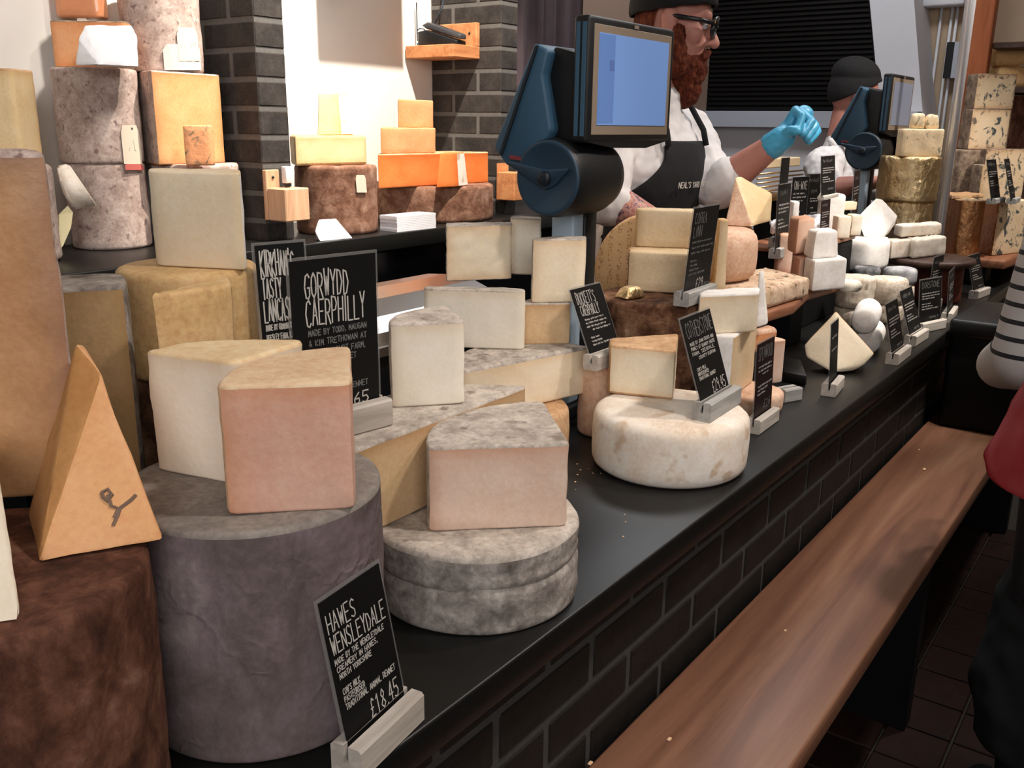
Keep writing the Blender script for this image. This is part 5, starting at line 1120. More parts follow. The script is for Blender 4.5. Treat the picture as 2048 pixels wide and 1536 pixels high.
# small shelf with telephone on the right pier's left flank
ws = thing('wall_shelf', 'small orange wood wall shelf on the left flank of the right brick pier', 'shelf', (2.769, 2.20, 1.735))
shp = [pxx(820, 95, 2.60), pxx(958, 95, 2.70)]
box('board', (-0.150, -0.035, -0.012), (-0.001, 0.188, 0.030), MATS['orange_wood'], ws, 0.002, 1)
box('back_plate', (-0.022, -0.035, 0.0305), (-0.001, 0.188, 0.110), MATS['orange_wood'], ws, 0.002, 1)
tube('screw', [(-0.022, -0.005, 0.075), (-0.0245, -0.005, 0.075)], 0.004, MATS['black_plastic'], ws, 8)
ph = thing('telephone', 'black cordless telephone lying on the small wall shelf', 'telephone', (2.69, 2.275, 1.7655))
prism_obj('base', ([Vector((-0.03, y, z)) for y, z in [(-0.09, 0.0), (0.09, 0.0), (0.09, 0.050), (0.05, 0.055), (-0.09, 0.015)]], (0.055, 0, 0)), MATS['black_plastic'], ph, 0.004)
prism_obj('handset', ([Vector((-0.022, y, z)) for y, z in [(-0.10, 0.018), (0.06, 0.060), (0.08, 0.072), (0.05, 0.082), (-0.10, 0.036)]], (0.038, 0, 0)), m_plain('handset_grey', '#3b3c40', 0.35), ph, 0.005)
tube('antenna', [(-0.02, 0.10, 0.02), (-0.02, 0.102, 0.15)], 0.002, MATS['black_plastic'], ph, 6)
cab = [(0.0, 0.10 + 0.03 * math.cos(t * 0.7), 0.035 + 0.03 * math.sin(t * 0.7)) for t in range(10)]
tube('cable', cab, 0.0022, m_plain('cable_blue', '#33404f', 0.5), ph, 6)
tube('cable', [(0.02, 0.05, 0.08), (0.03, 0.02, 0.14), (0.035, 0.01, 0.26), (0.035, 0.01, 0.5)], 0.003, MATS['cable_blue'], ph, 6)
ws2 = thing('wall_shelf', 'end of a small wood shelf on the right flank of the left brick pier', 'shelf', (1.7885, 2.26, 1.735))
box('board', (0.001, -0.12, 0.0), (0.05, 0.1, 0.028), MATS['orange_wood'], ws2, 0.002, 1)
# paper tags on the drums of the left bay
m_plain('tag_paper', '#d8ccb8', 0.8); m_plain('tag_ink', '#4a4038', 0.8); m_plain('tag_red', '#c0625a', 0.8)
def sidecoord(drum_o, r, ang, z, lift): return Vector((math.cos(ang) * (r + lift), math.sin(ang) * (r + lift), z))
def paper_tag(name, label, center, r, px_l, px_r, py_t, py_b, mat, tilt=0.0, cat='tag'):
    """paper lying on the curved side of a drum: centre (x, y), radius r"""
    cpt = Vector(center)
    def hit(px_, py_):
        d = ray(px_, py_); ox, oy = CAM.x - cpt.x, CAM.y - cpt.y; rr_ = r + 0.0035
        a = d.x ** 2 + d.y ** 2; b = 2 * (ox * d.x + oy * d.y); c = ox * ox + oy * oy - rr_ * rr_
        ds = b * b - 4 * a * c
        t = (-b - math.sqrt(max(ds, 0))) / (2 * a); return CAM + d * t
    n = 5; vs = []; 
    for j in range(n + 1):
        for i in range(n + 1):
            u, v = i / n, j / n; ch = 0.12 if (v == 0) else 0.0
            uu = u * (1 - 2 * ch) + ch
            vs.append(hit(px_l + (px_r - px_l) * uu + tilt * (v - 0.5), py_t + (py_b - py_t) * v))
    org = vs[0].copy(); vs = [v - org for v in vs]
    fs = [(j * (n + 1) + i, j * (n + 1) + i + 1, (j + 1) * (n + 1) + i + 1, (j + 1) * (n + 1) + i) for j in range(n) for i in range(n)]
    o = py_obj(name, vs, fs, mat, None); o.location = org
    sm = o.modifiers.new('thick', 'SOLIDIFY'); sm.thickness = 0.0008
    return tag(o, label, cat), hit
t1, hit = paper_tag('paper_tag', 'long cream paper tag with a letter A and red foot on the upper drum', (1.352, 2.280), 0.101, 244, 280, 250, 328, MATS['tag_paper'], 8)
def ink(parent, hit, strokes, rad, mat, name='print'):
    bm = bmesh.new()
    for s in strokes: bm_tube(bm, [hit(*p) - parent.location for p in s], rad, 5)
    return bm_obj(name, bm, mat, parent)
ink(t1, hit, [[(258, 302), (266, 280), (270, 302)], [(258, 297), (272, 302)]], 0.0011, MATS['tag_ink'])
ink(t1, hit, [[(255, 308), (277, 308)], [(256, 311), (275, 311)], [(254, 322), (282, 322)]], 0.0007, MATS['tag_ink'])
ink(t1, hit, [[(250, 270), (256, 268), (262, 270), (256, 273), (250, 270)], [(266, 270), (272, 268), (278, 270), (272, 273), (266, 270)]], 0.0006, MATS['tag_ink'], 'emblem')
ink(t1, hit, [[(262, 257), (264, 257)]], 0.003, MATS['tag_ink'], 'eyelet')
r_, h2 = paper_tag('strip', None, (1.352, 2.280), 0.1012, 250, 286, 328, 340, MATS['tag_red'], 2); r_.name = 'red_foot'
for k_ in ('label', 'category'):
    if k_ in r_: del r_[k_]
l_ = r_.location.copy(); r_.parent = t1; r_.location = l_ - t1.location
t2, hit2 = paper_tag('paper_tag', 'cream tag stamped 12.5 KG on the topmost mottled drum', (1.535, 2.255), 0.1005, 355, 396, 55, 122, MATS['tag_paper'], 6)
ink(t2, hit2, [[(362, 88), (362, 96)], [(368, 88), (372, 89), (368, 96), (373, 96)], [(377, 96), (377.5, 96)], [(384, 88), (380, 88), (380, 91), (384, 93), (380, 96)], [(387, 86), (387, 94)], [(391, 86), (387, 90), (391, 94)]], 0.0009, MATS['tag_ink'])
ink(t2, hit2, [[(364, 60), (368, 60)], [(364, 66), (368, 66)], [(364, 73), (368, 73)], [(364, 80), (368, 80)]], 0.0008, MATS['tag_ink'])
t3, h3 = paper_tag('paper_label', 'pale square paper label stuck on the topmost mottled drum', (1.535, 2.255), 0.0998, 327, 400, 88, 140, MATS['parchment'], 4, 'label')
t4, h4 = paper_tag('paper_label', 'taped paper label on the brown drum in the alcove', (1.985, 2.10), 0.1225, 712, 732, 350, 385, MATS['tag_paper'], 3, 'label')
ink(t4, h4, [[(717, 356), (722, 353), (724, 366)], [(718, 364), (726, 362)]], 0.0008, MATS['tag_ink'])
# loose cloth flap on the lower drum
fl_ = [pyy(118, 335, 2.19), pyy(140, 330, 2.19), pyy(196, 412, 2.165), pyy(152, 420, 2.15), pyy(132, 395, 2.17), pyy(121, 360, 2.18)]
bm = bmesh.new(); vv = [bm.verts.new(p - lower_drum.location) for p in fl_]; f = bm.faces.new(vv)
r = bmesh.ops.extrude_face_region(bm, geom=[f]); bmesh.ops.translate(bm, vec=(0.004, 0.02, 0.004), verts=[g for g in r['geom'] if isinstance(g, bmesh.types.BMVert)])
bmesh.ops.bevel(bm, geom=bm.edges[:], offset=0.004, segments=2, affect='EDGES')
bm_obj('cloth_flap', bm, MATS['rind_white'], lower_drum, True)
pl_ = [pyy(118, 430, 2.16), pyy(136, 412, 2.16), pyy(146, 425, 2.16), pyy(142, 455, 2.15), pyy(126, 492, 2.14), pyy(118, 500, 2.14)]
o = prism_obj('paper_scrap', ([p for p in pl_], (0.0, 0.003, 0.0)), m_plain('yellow_paper', '#cfc49a', 0.8), None); tag(o, 'curled yellowish paper scrap beside the lower drum', 'paper')
# wires and box on the far right wall
wb = thing('wall_box', 'white plastic junction box with pipes on the far right wall', 'box', pxx(1890, 14, 5.25))
box('case', (-0.06, -0.10, 0.0), (0.045, 0.10, 0.10), MATS['white_enamel'], wb, 0.01)
for dy in (-0.055, -0.03, 0.02): tube('pipe', [(0.03, dy, 0.0), (0.03, dy, -1.2)], 0.007, MATS['white_enamel'], wb, 8)
th_ = thing('wall_gauge', 'black and grey gauge strip on the pipes of the far right wall', 'gauge', pxx(1900, 156, 5.22))
box('black_half', (0, 0.0, 0), (0.03, 0.035, 0.17), MATS['black_plastic'], th_); box('grey_half', (0, -0.06, 0), (0.03, -0.001, 0.17), MATS['sill_grey'], th_)
# tray of bright wire racks behind the speckled wedge
wr = thing('wire_rack', 'bright brass-coloured wire rack on the staff side under the gloved arm', 'rack', (3.05, 1.15, ZC))
box('tray', (-0.15, 0.0, 0.36), (0.25, 0.16, 0.375), m_plain('brass', '#e2bd84', 0.3, 1.0), wr, 0.003, 1)
for k in range(6): tube('wire', [(-0.16, -0.01, 0.385 + k * 0.014), (0.26, -0.01, 0.385 + k * 0.014)], 0.003, MATS['brass'], wr, 8)
box('tray', (-0.15, 0.0, 0.47), (0.25, 0.16, 0.50), m_plain('pale_ply', '#e9d2ac', 0.5), wr, 0.003, 1)
for sx in (-0.13, 0.23): box('leg', (sx - 0.01, 0.03, 0.0), (sx + 0.01, 0.14, 0.36), MATS['black_panel'], wr)
gp = empty('foil_packet')
hull('packet', None, None, [*[Vector((x + 0.13, y + 0.03, z)) for x, y, z in ((1.56, 0.90, 1.148), (1.62, 0.885, 1.148), (1.57, 0.94, 1.148), (1.63, 0.92, 1.148), (1.575, 0.905, 1.170), (1.61, 0.893, 1.172), (1.585, 0.93, 1.17), (1.615, 0.915, 1.17))]], 'gold_foil', 0.004, 0.003, 50)
bpy.data.objects.remove(gp, do_unlink=True)
for o in COL.objects:
    if o.name.startswith('packet'): o.name = 'foil_packet'; tag(o, 'small gold foil packet lying behind the bent chalk sign', 'packet')
# black bag on the far end of the bench
bgx = thing('black_bag', 'black box bag standing at the far end of the wooden bench', 'bag', (3.12, 0.42, 0.601))
box('body', (-0.09, -0.095, 0.0), (0.30, 0.125, 0.33), MATS['black_panel'], bgx, 0.02, 3)
box('flap', (-0.10, -0.10, 0.29), (0.31, 0.127, 0.345), MATS['black_plastic'], bgx, 0.012, 2)
# ------------------------------------------------------------------ people
def m_skin(name, col, col2):
    t = NT(name); v = t.coords(); c = t.mix(t.noise(v, 22, 4), col, col2); m = t.out(c, 0.5, t.bump(t.noise(v, 160, 3), 0.15, 0.001), spec=0.35)
    t.b.inputs['Subsurface Weight'].default_value = 0.12; t.b.inputs['Subsurface Scale'].default_value = 0.012; return m
m_skin('skin', '#c48f80', '#b27668')
m_skin('skin_ruddy', '#b8655a', '#a35048')
m_plain('shirt_white', '#d9d6d6', 0.85, nscale=18, namp=0.04, bump=0.35)
m_plain('apron_navy', '#07090e', 0.85, nscale=60, namp=0.08, bump=0.1)
m_plain('trouser_black', '#0b0b0c', 0.9)
m_plain('hat_black', '#070708', 0.9, nscale=120, namp=0.1, bump=0.2)
m_plain('glass_frame', '#14161b', 0.3, spec=0.5)
m_plain('glove_blue', '#4aa7cf', 0.38, spec=0.45, nscale=40, namp=0.05, bump=0.35)
m_plain('brass_dot', '#b8924e', 0.3, 1.0)
def m_beard():
    t = NT('beard'); v = t.coords((1, 1, 0.25)); f = t.noise(v, 130, 6, 0.7, 0.4); c = t.ramp(f, [(0.3, '#2e120a'), (0.5, '#5a2716'), (0.75, '#8d4a2a')])
    return t.out(c, 0.75, t.bump(f, 1.0, 0.006), spec=0.2)
m_beard()
def m_tattoo():
    t = NT('tattooed_skin'); v = t.coords(); f = t.noise(v, 26, 5, 0.6, 2.2); c = t.ramp(f, [(0.36, '#453a40'), (0.43, '#a0757a'), (0.52, '#c99a86'), (0.57, '#9a4a48'), (0.62, '#c08a78'), (0.70, '#5c5058')]); return t.out(c, 0.5, spec=0.3)
m_tattoo()
def blob(name, prims, voxel, mat, parent=None, smooth=4, keep=None, disp=0.0, dsc=30):
    """prims: ('e', centre, radii, 3x3 axes or None) and ('c', p0, p1, r0, r1), fused into one continuous skin"""
    bm = bmesh.new()
    for p in prims:
        if p[0] == 'e':
            r = bmesh.ops.create_icosphere(bm, subdivisions=3, radius=1.0)
            ax = p[3] if len(p) > 3 and p[3] is not None else Matrix.Identity(3)
            for v in r['verts']: v.co = Vector(p[1]) + ax @ Vector((v.co.x * p[2][0], v.co.y * p[2][1], v.co.z * p[2][2]))
        else:
            p0, p1, r0, r1 = Vector(p[1]), Vector(p[2]), p[3], p[4]; n = max(2, int((p1 - p0).length / 0.012)); t = (p1 - p0).normalized()
            u = t.orthogonal().normalized(); w_ = t.cross(u); pts = []; rs = []
            for k in range(5): a = (1 - k / 4) * PI / 2 * 0.95; pts.append(p0 - t * r0 * math.sin(a)); rs.append(r0 * math.cos(a))
            for k in range(1, n): s = k / n; pts.append(p0.lerp(p1, s)); rs.append(r0 + (r1 - r0) * s)
            for k in range(5): a = k / 4 * PI / 2 * 0.95; pts.append(p1 + t * r1 * math.sin(a)); rs.append(r1 * math.cos(a))
            rings = [[bm.verts.new(q + (u * math.cos(2 * PI * i / 16) + w_ * math.sin(2 * PI * i / 16)) * r) for i in range(16)] for q, r in zip(pts, rs)]
            for A_, B_ in zip(rings, rings[1:]):
                for i in range(16): bm.faces.new((A_[i], A_[(i + 1) % 16], B_[(i + 1) % 16], B_[i]))
            bm.faces.new(rings[0][::-1]); bm.faces.new(rings[-1])
    bmesh.ops.recalc_face_normals(bm, faces=bm.faces[:])
    me = bpy.data.meshes.new('tmp'); bm.to_mesh(me); bm.free(); o = bpy.data.objects.new('tmp', me); COL.objects.link(o)
    rm = o.modifiers.new('r', 'REMESH'); rm.mode = 'VOXEL'; rm.voxel_size = voxel
    sm = o.modifiers.new('s', 'SMOOTH'); sm.iterations = smooth; sm.factor = 0.5
    dg = bpy.context.evaluated_depsgraph_get(); res_ = bpy.data.meshes.new_from_object(o.evaluated_get(dg)); bpy.data.objects.remove(o, do_unlink=True); bpy.data.meshes.remove(me)
    b2 = bmesh.new(); b2.from_mesh(res_); bpy.data.meshes.remove(res_)
    if keep is not None:
        dv = [v for v in b2.verts if not keep(v.co)]; bmesh.ops.delete(b2, geom=dv, context='VERTS')
        for _ in range(14):
            nw = {}
            for v in b2.verts:
                nb_ = [e.other_vert(v) for e in v.link_edges if e.is_boundary]
                if len(nb_) == 2: nw[v] = (nb_[0].co + nb_[1].co) * 0.25 + v.co * 0.5
            for v, c_ in nw.items(): v.co = c_
    if disp:
        b2.normal_update()
        for v in b2.verts: v.co += v.normal * disp * (noise.noise(v.co * dsc) + 0.6 * noise.noise(v.co * dsc * 2.3))
    par_loc = parent.location if parent is not None else Vector((0, 0, 0))
    bmesh.ops.translate(b2, vec=-par_loc, verts=b2.verts[:])
    return bm_obj(name, b2, mat, parent, True)
UPV = Vector((0, 0, 1))
def hand_prims(W, K, T, thumb, k=1.0, inf=0.0):
    """W wrist, K list of four knuckles, T list of (mid, tip) per finger, thumb list of three points"""
    pr = [('c', W, (K[1] + K[2]) / 2, 0.026 * k + inf, 0.022 * k + inf)]
    for q in K: pr.append(('c', W.lerp((K[1] + K[2]) / 2, 0.35), q, 0.018 * k + inf, 0.0115 * k + inf))
    for q, (m_, t_) in zip(K, T): pr.append(('c', q, m_, 0.0105 * k + inf, 0.0095 * k + inf)); pr.append(('c', m_, t_, 0.0095 * k + inf, 0.0080 * k + inf))
    pr.append(('c', thumb[0], thumb[1], 0.015 * k + inf, 0.0115 * k + inf)); pr.append(('c', thumb[1], thumb[2], 0.0115 * k + inf, 0.009 * k + inf))
    return pr
def person(label, Hc, f, pitch, tyaw, k, larm, rarm, hand_l, beard, glasses, glove, apron_text, skin='skin', floor=0.0, hat_tilt=0.0):
    f = Vector(f).normalized(); rt = Vector((f.y, -f.x, 0))              # rt: the person's right-hand side
    ff = f * math.cos(pitch) - UPV * math.sin(pitch); uu = UPV * math.cos(pitch) + f * math.sin(pitch)
    HA = Matrix((ff, rt, uu)).transposed()
    def h(a, b, c): return Hc + HA @ Vector((a, b, c)) * k
    N = Hc - f * 0.045 * k - UPV * 0.20 * k
    ft = (f * math.cos(tyaw) + rt * math.sin(tyaw)).normalized(); rtt = Vector((ft.y, -ft.x, 0)); TA = Matrix((ft, rtt, UPV)).transposed()
    def tt(a, b, c): return N + TA @ Vector((a, b, c)) * k
    root = thing('person', label, 'person', (N.x, N.y, floor))
    LS, RS = tt(-0.01, -0.185, -0.075), tt(-0.01, 0.185, -0.075)
    hip = tt(-0.04, 0, -0.62)
    E3 = lambda x: (x[0] * k, x[1] * k, x[2] * k)
    head = [('e', h(-0.012, 0, 0.030), E3((0.098, 0.076, 0.104)), HA), ('e', h(0.030, 0, -0.045), E3((0.062, 0.058, 0.066)), HA), ('e', h(0.050, 0, -0.085), E3((0.036, 0.036, 0.030)), HA),
            ('c', h(0.086, 0, 0.022), h(0.112, 0, -0.022), 0.009 * k, 0.014 * k), ('e', h(0.096, 0.012, -0.026), E3((0.012, 0.009, 0.008)), HA), ('e', h(0.096, -0.012, -0.026), E3((0.012, 0.009, 0.008)), HA),
            ('c', h(0.076, -0.040, 0.036), h(0.076, 0.040, 0.036), 0.014 * k, 0.014 * k), ('e', h(0.088, 0, -0.062), E3((0.013, 0.024, 0.008)), HA), ('e', h(0.086, 0, -0.074), E3((0.012, 0.020, 0.007)), HA),
            ('e', h(0.052, 0.045, -0.012), E3((0.028, 0.022, 0.028)), HA), ('e', h(0.052, -0.045, -0.012), E3((0.028, 0.022, 0.028)), HA)]
    for s in (1, -1):
        head += [('e', h(-0.012, s * 0.078, 0.004), E3((0.021, 0.009, 0.034)), HA), ('e', h(-0.006, s * 0.076, -0.022), E3((0.011, 0.008, 0.014)), HA), ('e', h(-0.018, s * 0.084, 0.012), E3((0.018, 0.006, 0.024)), HA)]
    neck = [('c', h(-0.022, 0, -0.06), tt(0.0, 0, -0.03), 0.056 * k, 0.066 * k)]
    torso = [('e', tt(0.0, 0, -0.17), E3((0.115, 0.175, 0.17)), TA), ('e', tt(-0.005, 0, -0.36), E3((0.115, 0.155, 0.18)), TA), ('e', tt(-0.03, 0, -0.56), E3((0.12, 0.165, 0.16)), TA), ('c', LS, RS, 0.070 * k, 0.070 * k)]
    legs = []
    for s in (1, -1):
        kn = tt(-0.02, s * 0.10, -1.02); an = tt(-0.05, s * 0.11, 0); an.z = floor + 0.09
        kn.z = floor + 0.50 * k
        legs += [('c', tt(-0.03, s * 0.09, -0.64), kn, 0.088 * k, 0.060 * k), ('c', kn, an, 0.058 * k, 0.042 * k), ('c', an - UPV * 0.04, an - UPV * 0.052 + ft * 0.15, 0.036, 0.032)]
    la = [('c', LS, larm[0], 0.060 * k, 0.048 * k), ('c', larm[0], larm[0].lerp(larm[1], 0.35), 0.047 * k, 0.046 * k), ('c', larm[0].lerp(larm[1], 0.35), larm[1], 0.046 * k, 0.030 * k)]
    ra = [('c', RS, rarm[0], 0.060 * k, 0.048 * k), ('c', rarm[0], rarm[0].lerp(rarm[1], 0.35), 0.046 * k, 0.046 * k), ('c', rarm[0].lerp(rarm[1], 0.35), rarm[1], 0.046 * k, 0.030 * k)]
    dr_ = (rarm[1] - rarm[0]).normalized(); sw = dr_.cross(UPV).normalized()
    Kr = [rarm[1] + dr_ * 0.085 + sw * s for s in (-0.030, -0.010, 0.010, 0.028)]
    Tr = [(q + dr_ * 0.035 - UPV * 0.012, q + dr_ * 0.055 - UPV * 0.035) for q in Kr]
    hr = hand_prims(rarm[1], Kr, Tr, [rarm[1] + dr_ * 0.03 - sw * 0.02, rarm[1] + dr_ * 0.07 - sw * 0.052, rarm[1] + dr_ * 0.10 - sw * 0.055], k)
    hl = hand_prims(*hand_l, k)
    body = blob('body', head + neck + torso + legs + la + ra + hr + hl, 0.0062, MATS[skin], root, 3)
    # clothes
    I = 0.012
    def grow(p, g):
        return ('e', p[1], tuple(q + g for q in p[2]), p[3]) if p[0] == 'e' else ('c', p[1], p[2], p[3] + g, p[4] + g)
    sl_l = larm[0].lerp(larm[1], 0.14); sl_r = rarm[0].lerp(rarm[1], 0.10)
    sh_ = [grow(p, I) for p in torso] + [('c', tt(0.0, 0, -0.05), tt(0.008, 0, 0.005), 0.088 * k, 0.074 * k), ('c', LS, larm[0], 0.080 * k, 0.060 * k), ('c', larm[0], sl_l, 0.058 * k, 0.056 * k), ('c', RS, rarm[0], 0.080 * k, 0.066 * k), ('c', rarm[0], sl_r, 0.064 * k, 0.062 * k)]
    ntop = tt(0.02, 0, 0.0).z
    blob('shirt', sh_, 0.008, MATS['shirt_white'], root, 3, disp=0.007, dsc=20)
    cf = [('c', sl_l - (larm[1] - larm[0]).normalized() * 0.022, sl_l + (larm[1] - larm[0]).normalized() * 0.012, 0.0610 * k, 0.0615 * k)]
    blob('rolled_cuff', cf, 0.006, MATS['shirt_white'], root, 1)
    for s in (1, -1):
        cp_ = [tt(0.045, s * 0.012, -0.075), tt(0.035, s * 0.055, -0.02), tt(-0.02, s * 0.074, 0.03)]
        blob('collar', [('c', cp_[0], cp_[1], 0.010, 0.016), ('c', cp_[1], cp_[2], 0.016, 0.014)], 0.005, MATS['shirt_white'], root, 2)
    blob('trousers', [grow(p, 0.014) for p in legs[0:2] + legs[3:5]] + [grow(torso[2], 0.016)], 0.010, MATS['trouser_black'], root, 3, keep=lambda c: c.z > floor + 0.06 and c.z < tt(0, 0, -0.56).z)
    for s in (0, 3): blob('shoe', [grow(legs[s + 2], 0.012)], 0.008, MATS['hat_black'], root, 2)
    # apron: the front of a slightly larger torso, below the chest line
    ap_prims = [grow(p, 0.024) for p in torso[:3]] + [('c', tt(0.02, 0.10, -0.75), tt(0.02, -0.10, -0.75), 0.15, 0.15)]
    def keep_ap(c):
        q = TA.transposed() @ (c - N) / k
        if q.z > -0.085 or q.z < -0.98: return False
        wlim = 0.10 + max(0.0, (-0.13 - q.z)) * 0.9 if q.z > -0.30 else 0.25
        return q.x > -0.03 and abs(q.y) < wlim
    apo = blob('apron', ap_prims, 0.008, MATS['apron_navy'], root, 3, keep=keep_ap)
    so = apo.modifiers.new('thick', 'SOLIDIFY'); so.thickness = 0.004; so.offset = 1
    for s in (1, -1): tube('apron_strap', [tt(0.115, s * 0.092, -0.10) - root.location, tt(0.105, s * 0.09, -0.06) - root.location, tt(0.06, s * 0.082, 0.01) - root.location, tt(-0.02, s * 0.06, 0.045) - root.location], 0.009, MATS['apron_navy'], apo, 8).parent
    for ch in list(COL.objects):
        if ch.name.startswith('apron_strap') and ch.parent == apo: pass
    if apron_text:
        rng = random.Random(2); st_, wx = strokes_for(apron_text, 0, 0, 0.015, 0.0095, 0.0072, rng, 0.0)
        me = apo.data; verts = [v.co + root.location for v in me.vertices]
        zrow = tt(0, 0, -0.335).z
        def fn(a, b, l):
            y = (a - wx * 0.5); best = None
            tgt = N + TA @ Vector((0, -y / k * 1.0, 0)); 
            return (y, b, l)
        vs, fs = ribbon_mesh(st_, 0.0022, lambda a, b, l: Vector((a - wx / 2, b, 0)))
        # wrap the line of letters on the apron front
        ins = I + 0.024
        out = []
        for v in vs:
            yy = -v.x; zz = -0.205 * k + v.y
            e = torso[1]; rx, ry, rz_ = (q + 0.029 for q in e[2]); cz = -0.36 * k
            t_ = 1 - (yy / ry) ** 2 - ((zz - cz) / rz_) ** 2
            e0 = torso[0]; rx0, ry0, rz0 = (q + 0.029 for q in e0[2]); t0_ = 1 - (yy / ry0) ** 2 - ((zz + 0.17 * k) / rz0) ** 2
            x = max(-0.005 * k + rx * math.sqrt(max(t_, 0.0)), rx0 * math.sqrt(max(t0_, 0.0)))
            out.append(N + TA @ Vector((x + 0.006, yy, zz)) - root.location)
        py_obj('lettering', out, fs, MATS['chalk'], apo)
    # hat
    def keep_hat(c):
        q = HA.transposed() @ (c - Hc) / k; return q.z > 0.036 + hat_tilt * q.x
    ho = blob('hat', [('e', h(-0.014, 0, 0.040), E3((0.110, 0.090, 0.112)), HA), ('e', h(-0.03, 0, 0.10), E3((0.10, 0.085, 0.07)), HA)], 0.006, MATS['hat_black'], root, 2, keep=keep_hat)
    so = ho.modifiers.new('thick', 'SOLIDIFY'); so.thickness = 0.006; so.offset = 1
    if beard:
        b_ = [('e', h(0.050, 0, -0.100), E3((0.062, 0.058, 0.062)), HA), ('e', h(0.066, 0, -0.140), E3((0.044, 0.044, 0.058)), HA), ('c', h(0.010, 0.066, -0.015), h(0.030, 0.058, -0.095), 0.020 * k, 0.034 * k), ('c', h(0.010, -0.066, -0.015), h(0.030, -0.058, -0.095), 0.020 * k, 0.034 * k),
              ('c', h(0.094, 0.030, -0.062), h(0.100, 0, -0.046), 0.011 * k, 0.010 * k), ('c', h(0.094, -0.030, -0.062), h(0.100, 0, -0.046), 0.011 * k, 0.010 * k), ('c', h(0.082, 0.03, -0.09), h(0.082, -0.03, -0.09), 0.022 * k, 0.022 * k)]
        blob('beard', b_, 0.0045, MATS['beard'], root, 2, disp=0.006, dsc=60)
    hb_ = [] if not beard else [('e', h(-0.03, 0, 0.0), E3((0.078, 0.0785, 0.075)), HA)]
    if beard: blob('hair', hb_, 0.006, MATS['beard'] if beard else MATS['hat_black'], root, 2, keep=lambda c: (HA.transposed() @ (c - Hc) / k).x < -0.045 and (HA.transposed() @ (c - Hc) / k).z > -0.07)
    if glasses:
        gl = empty('glasses', (0, 0, 0)); gl.parent = root
        g_ = bmesh.new()
        for s in (1, -1):
            cen = (0.104, s * 0.033, 0.012); pts = [h(cen[0] + (-0.010 if abs(math.sin(t * PI / 8)) < 0 else 0) - 0.008 * max(0, math.cos(t * PI / 8) * s * s), cen[1] + s * 0.027 * math.cos(t * PI / 8), cen[2] + 0.024 * math.sin(t * PI / 8)) - root.location for t in range(17)]
            bm_tube(g_, pts, 0.0052, 8)
            bm_tube(g_, [h(0.100, s * 0.060, 0.020) - root.location, h(0.06, s * 0.074, 0.020) - root.location, h(-0.01, s * 0.083, 0.016) - root.location], 0.0062, 8)
        bm_tube(g_, [h(0.106, -0.010, 0.018) - root.location, h(0.109, 0, 0.020) - root.location, h(0.106, 0.010, 0.018) - root.location], 0.003, 8)
        bpy.data.objects.remove(gl, do_unlink=True)
        go = bm_obj('glasses', g_, MATS['glass_frame'], root, True)
        for s in (1, -1): tube('hinge_dot', [h(0.101, s * 0.0655, 0.021) - root.location, h(0.098, s * 0.0668, 0.021) - root.location], 0.003, MATS['brass_dot'], go, 8)
    for s in (1, -1):
        blob('eye', [('e', h(0.074, s * 0.031, 0.012), E3((0.012, 0.012, 0.010)), HA)], 0.004, MATS['white_enamel'], root, 1)
    if glove:
        W, K, T, th = hand_l; dv = (larm[1] - larm[0]).normalized()
        blob('glove', hand_prims(W, K, T, th, k, 0.0028) + [('c', W - dv * 0.014, W + dv * 0.02, 0.0355 * k, 0.033 * k)], 0.0038, MATS['glove_blue'], root, 1, disp=0.0012, dsc=60)
    return root, body
# bearded man behind the scale
D0 = 2.60
Hc = pd(1349, 52, D0)
fdir = (0.43, -0.90, 0)
Wl = pd(1552, 286, 2.60)
Kl = [pd(1592, 222, 2.585), pd(1603, 226, 2.605), pd(1612, 233, 2.625), pd(1619, 242, 2.645)]
Tl = [(pd(1604, 232, 2.55), pd(1596, 258, 2.54)), (pd(1622, 243, 2.57), pd(1606, 268, 2.555)), (pd(1630, 252, 2.60), pd(1613, 276, 2.58)), (pd(1634, 262, 2.63), pd(1618, 282, 2.61))]
thl = [pd(1566, 272, 2.575), pd(1582, 262, 2.545), pd(1594, 262, 2.53)]
pm, pmb = person('bearded man in white shirt and navy apron with glasses reaching out one blue-gloved hand', Hc, fdir, 0.20, 0.55, 1.08,
       (pd(1432, 376, 2.72), Wl), (pd(1205, 398, 2.47), pd(1316, 448, 2.47)), (Wl, Kl, Tl, thl), True, True, True, "NEAL'S YARD DAIRY", hat_tilt=0.32)
# tattooed forearm sleeve of ink
e_, w_2 = pd(1205, 398, 2.47), pd(1316, 448, 2.47)
blob('tattoo', [('c', e_.lerp(w_2, 0.12), e_.lerp(w_2, 0.35), 0.0505, 0.0512), ('c', e_.lerp(w_2, 0.35), e_.lerp(w_2, 0.95), 0.0512, 0.0350)], 0.005, MATS['tattooed_skin'], pm, 2)
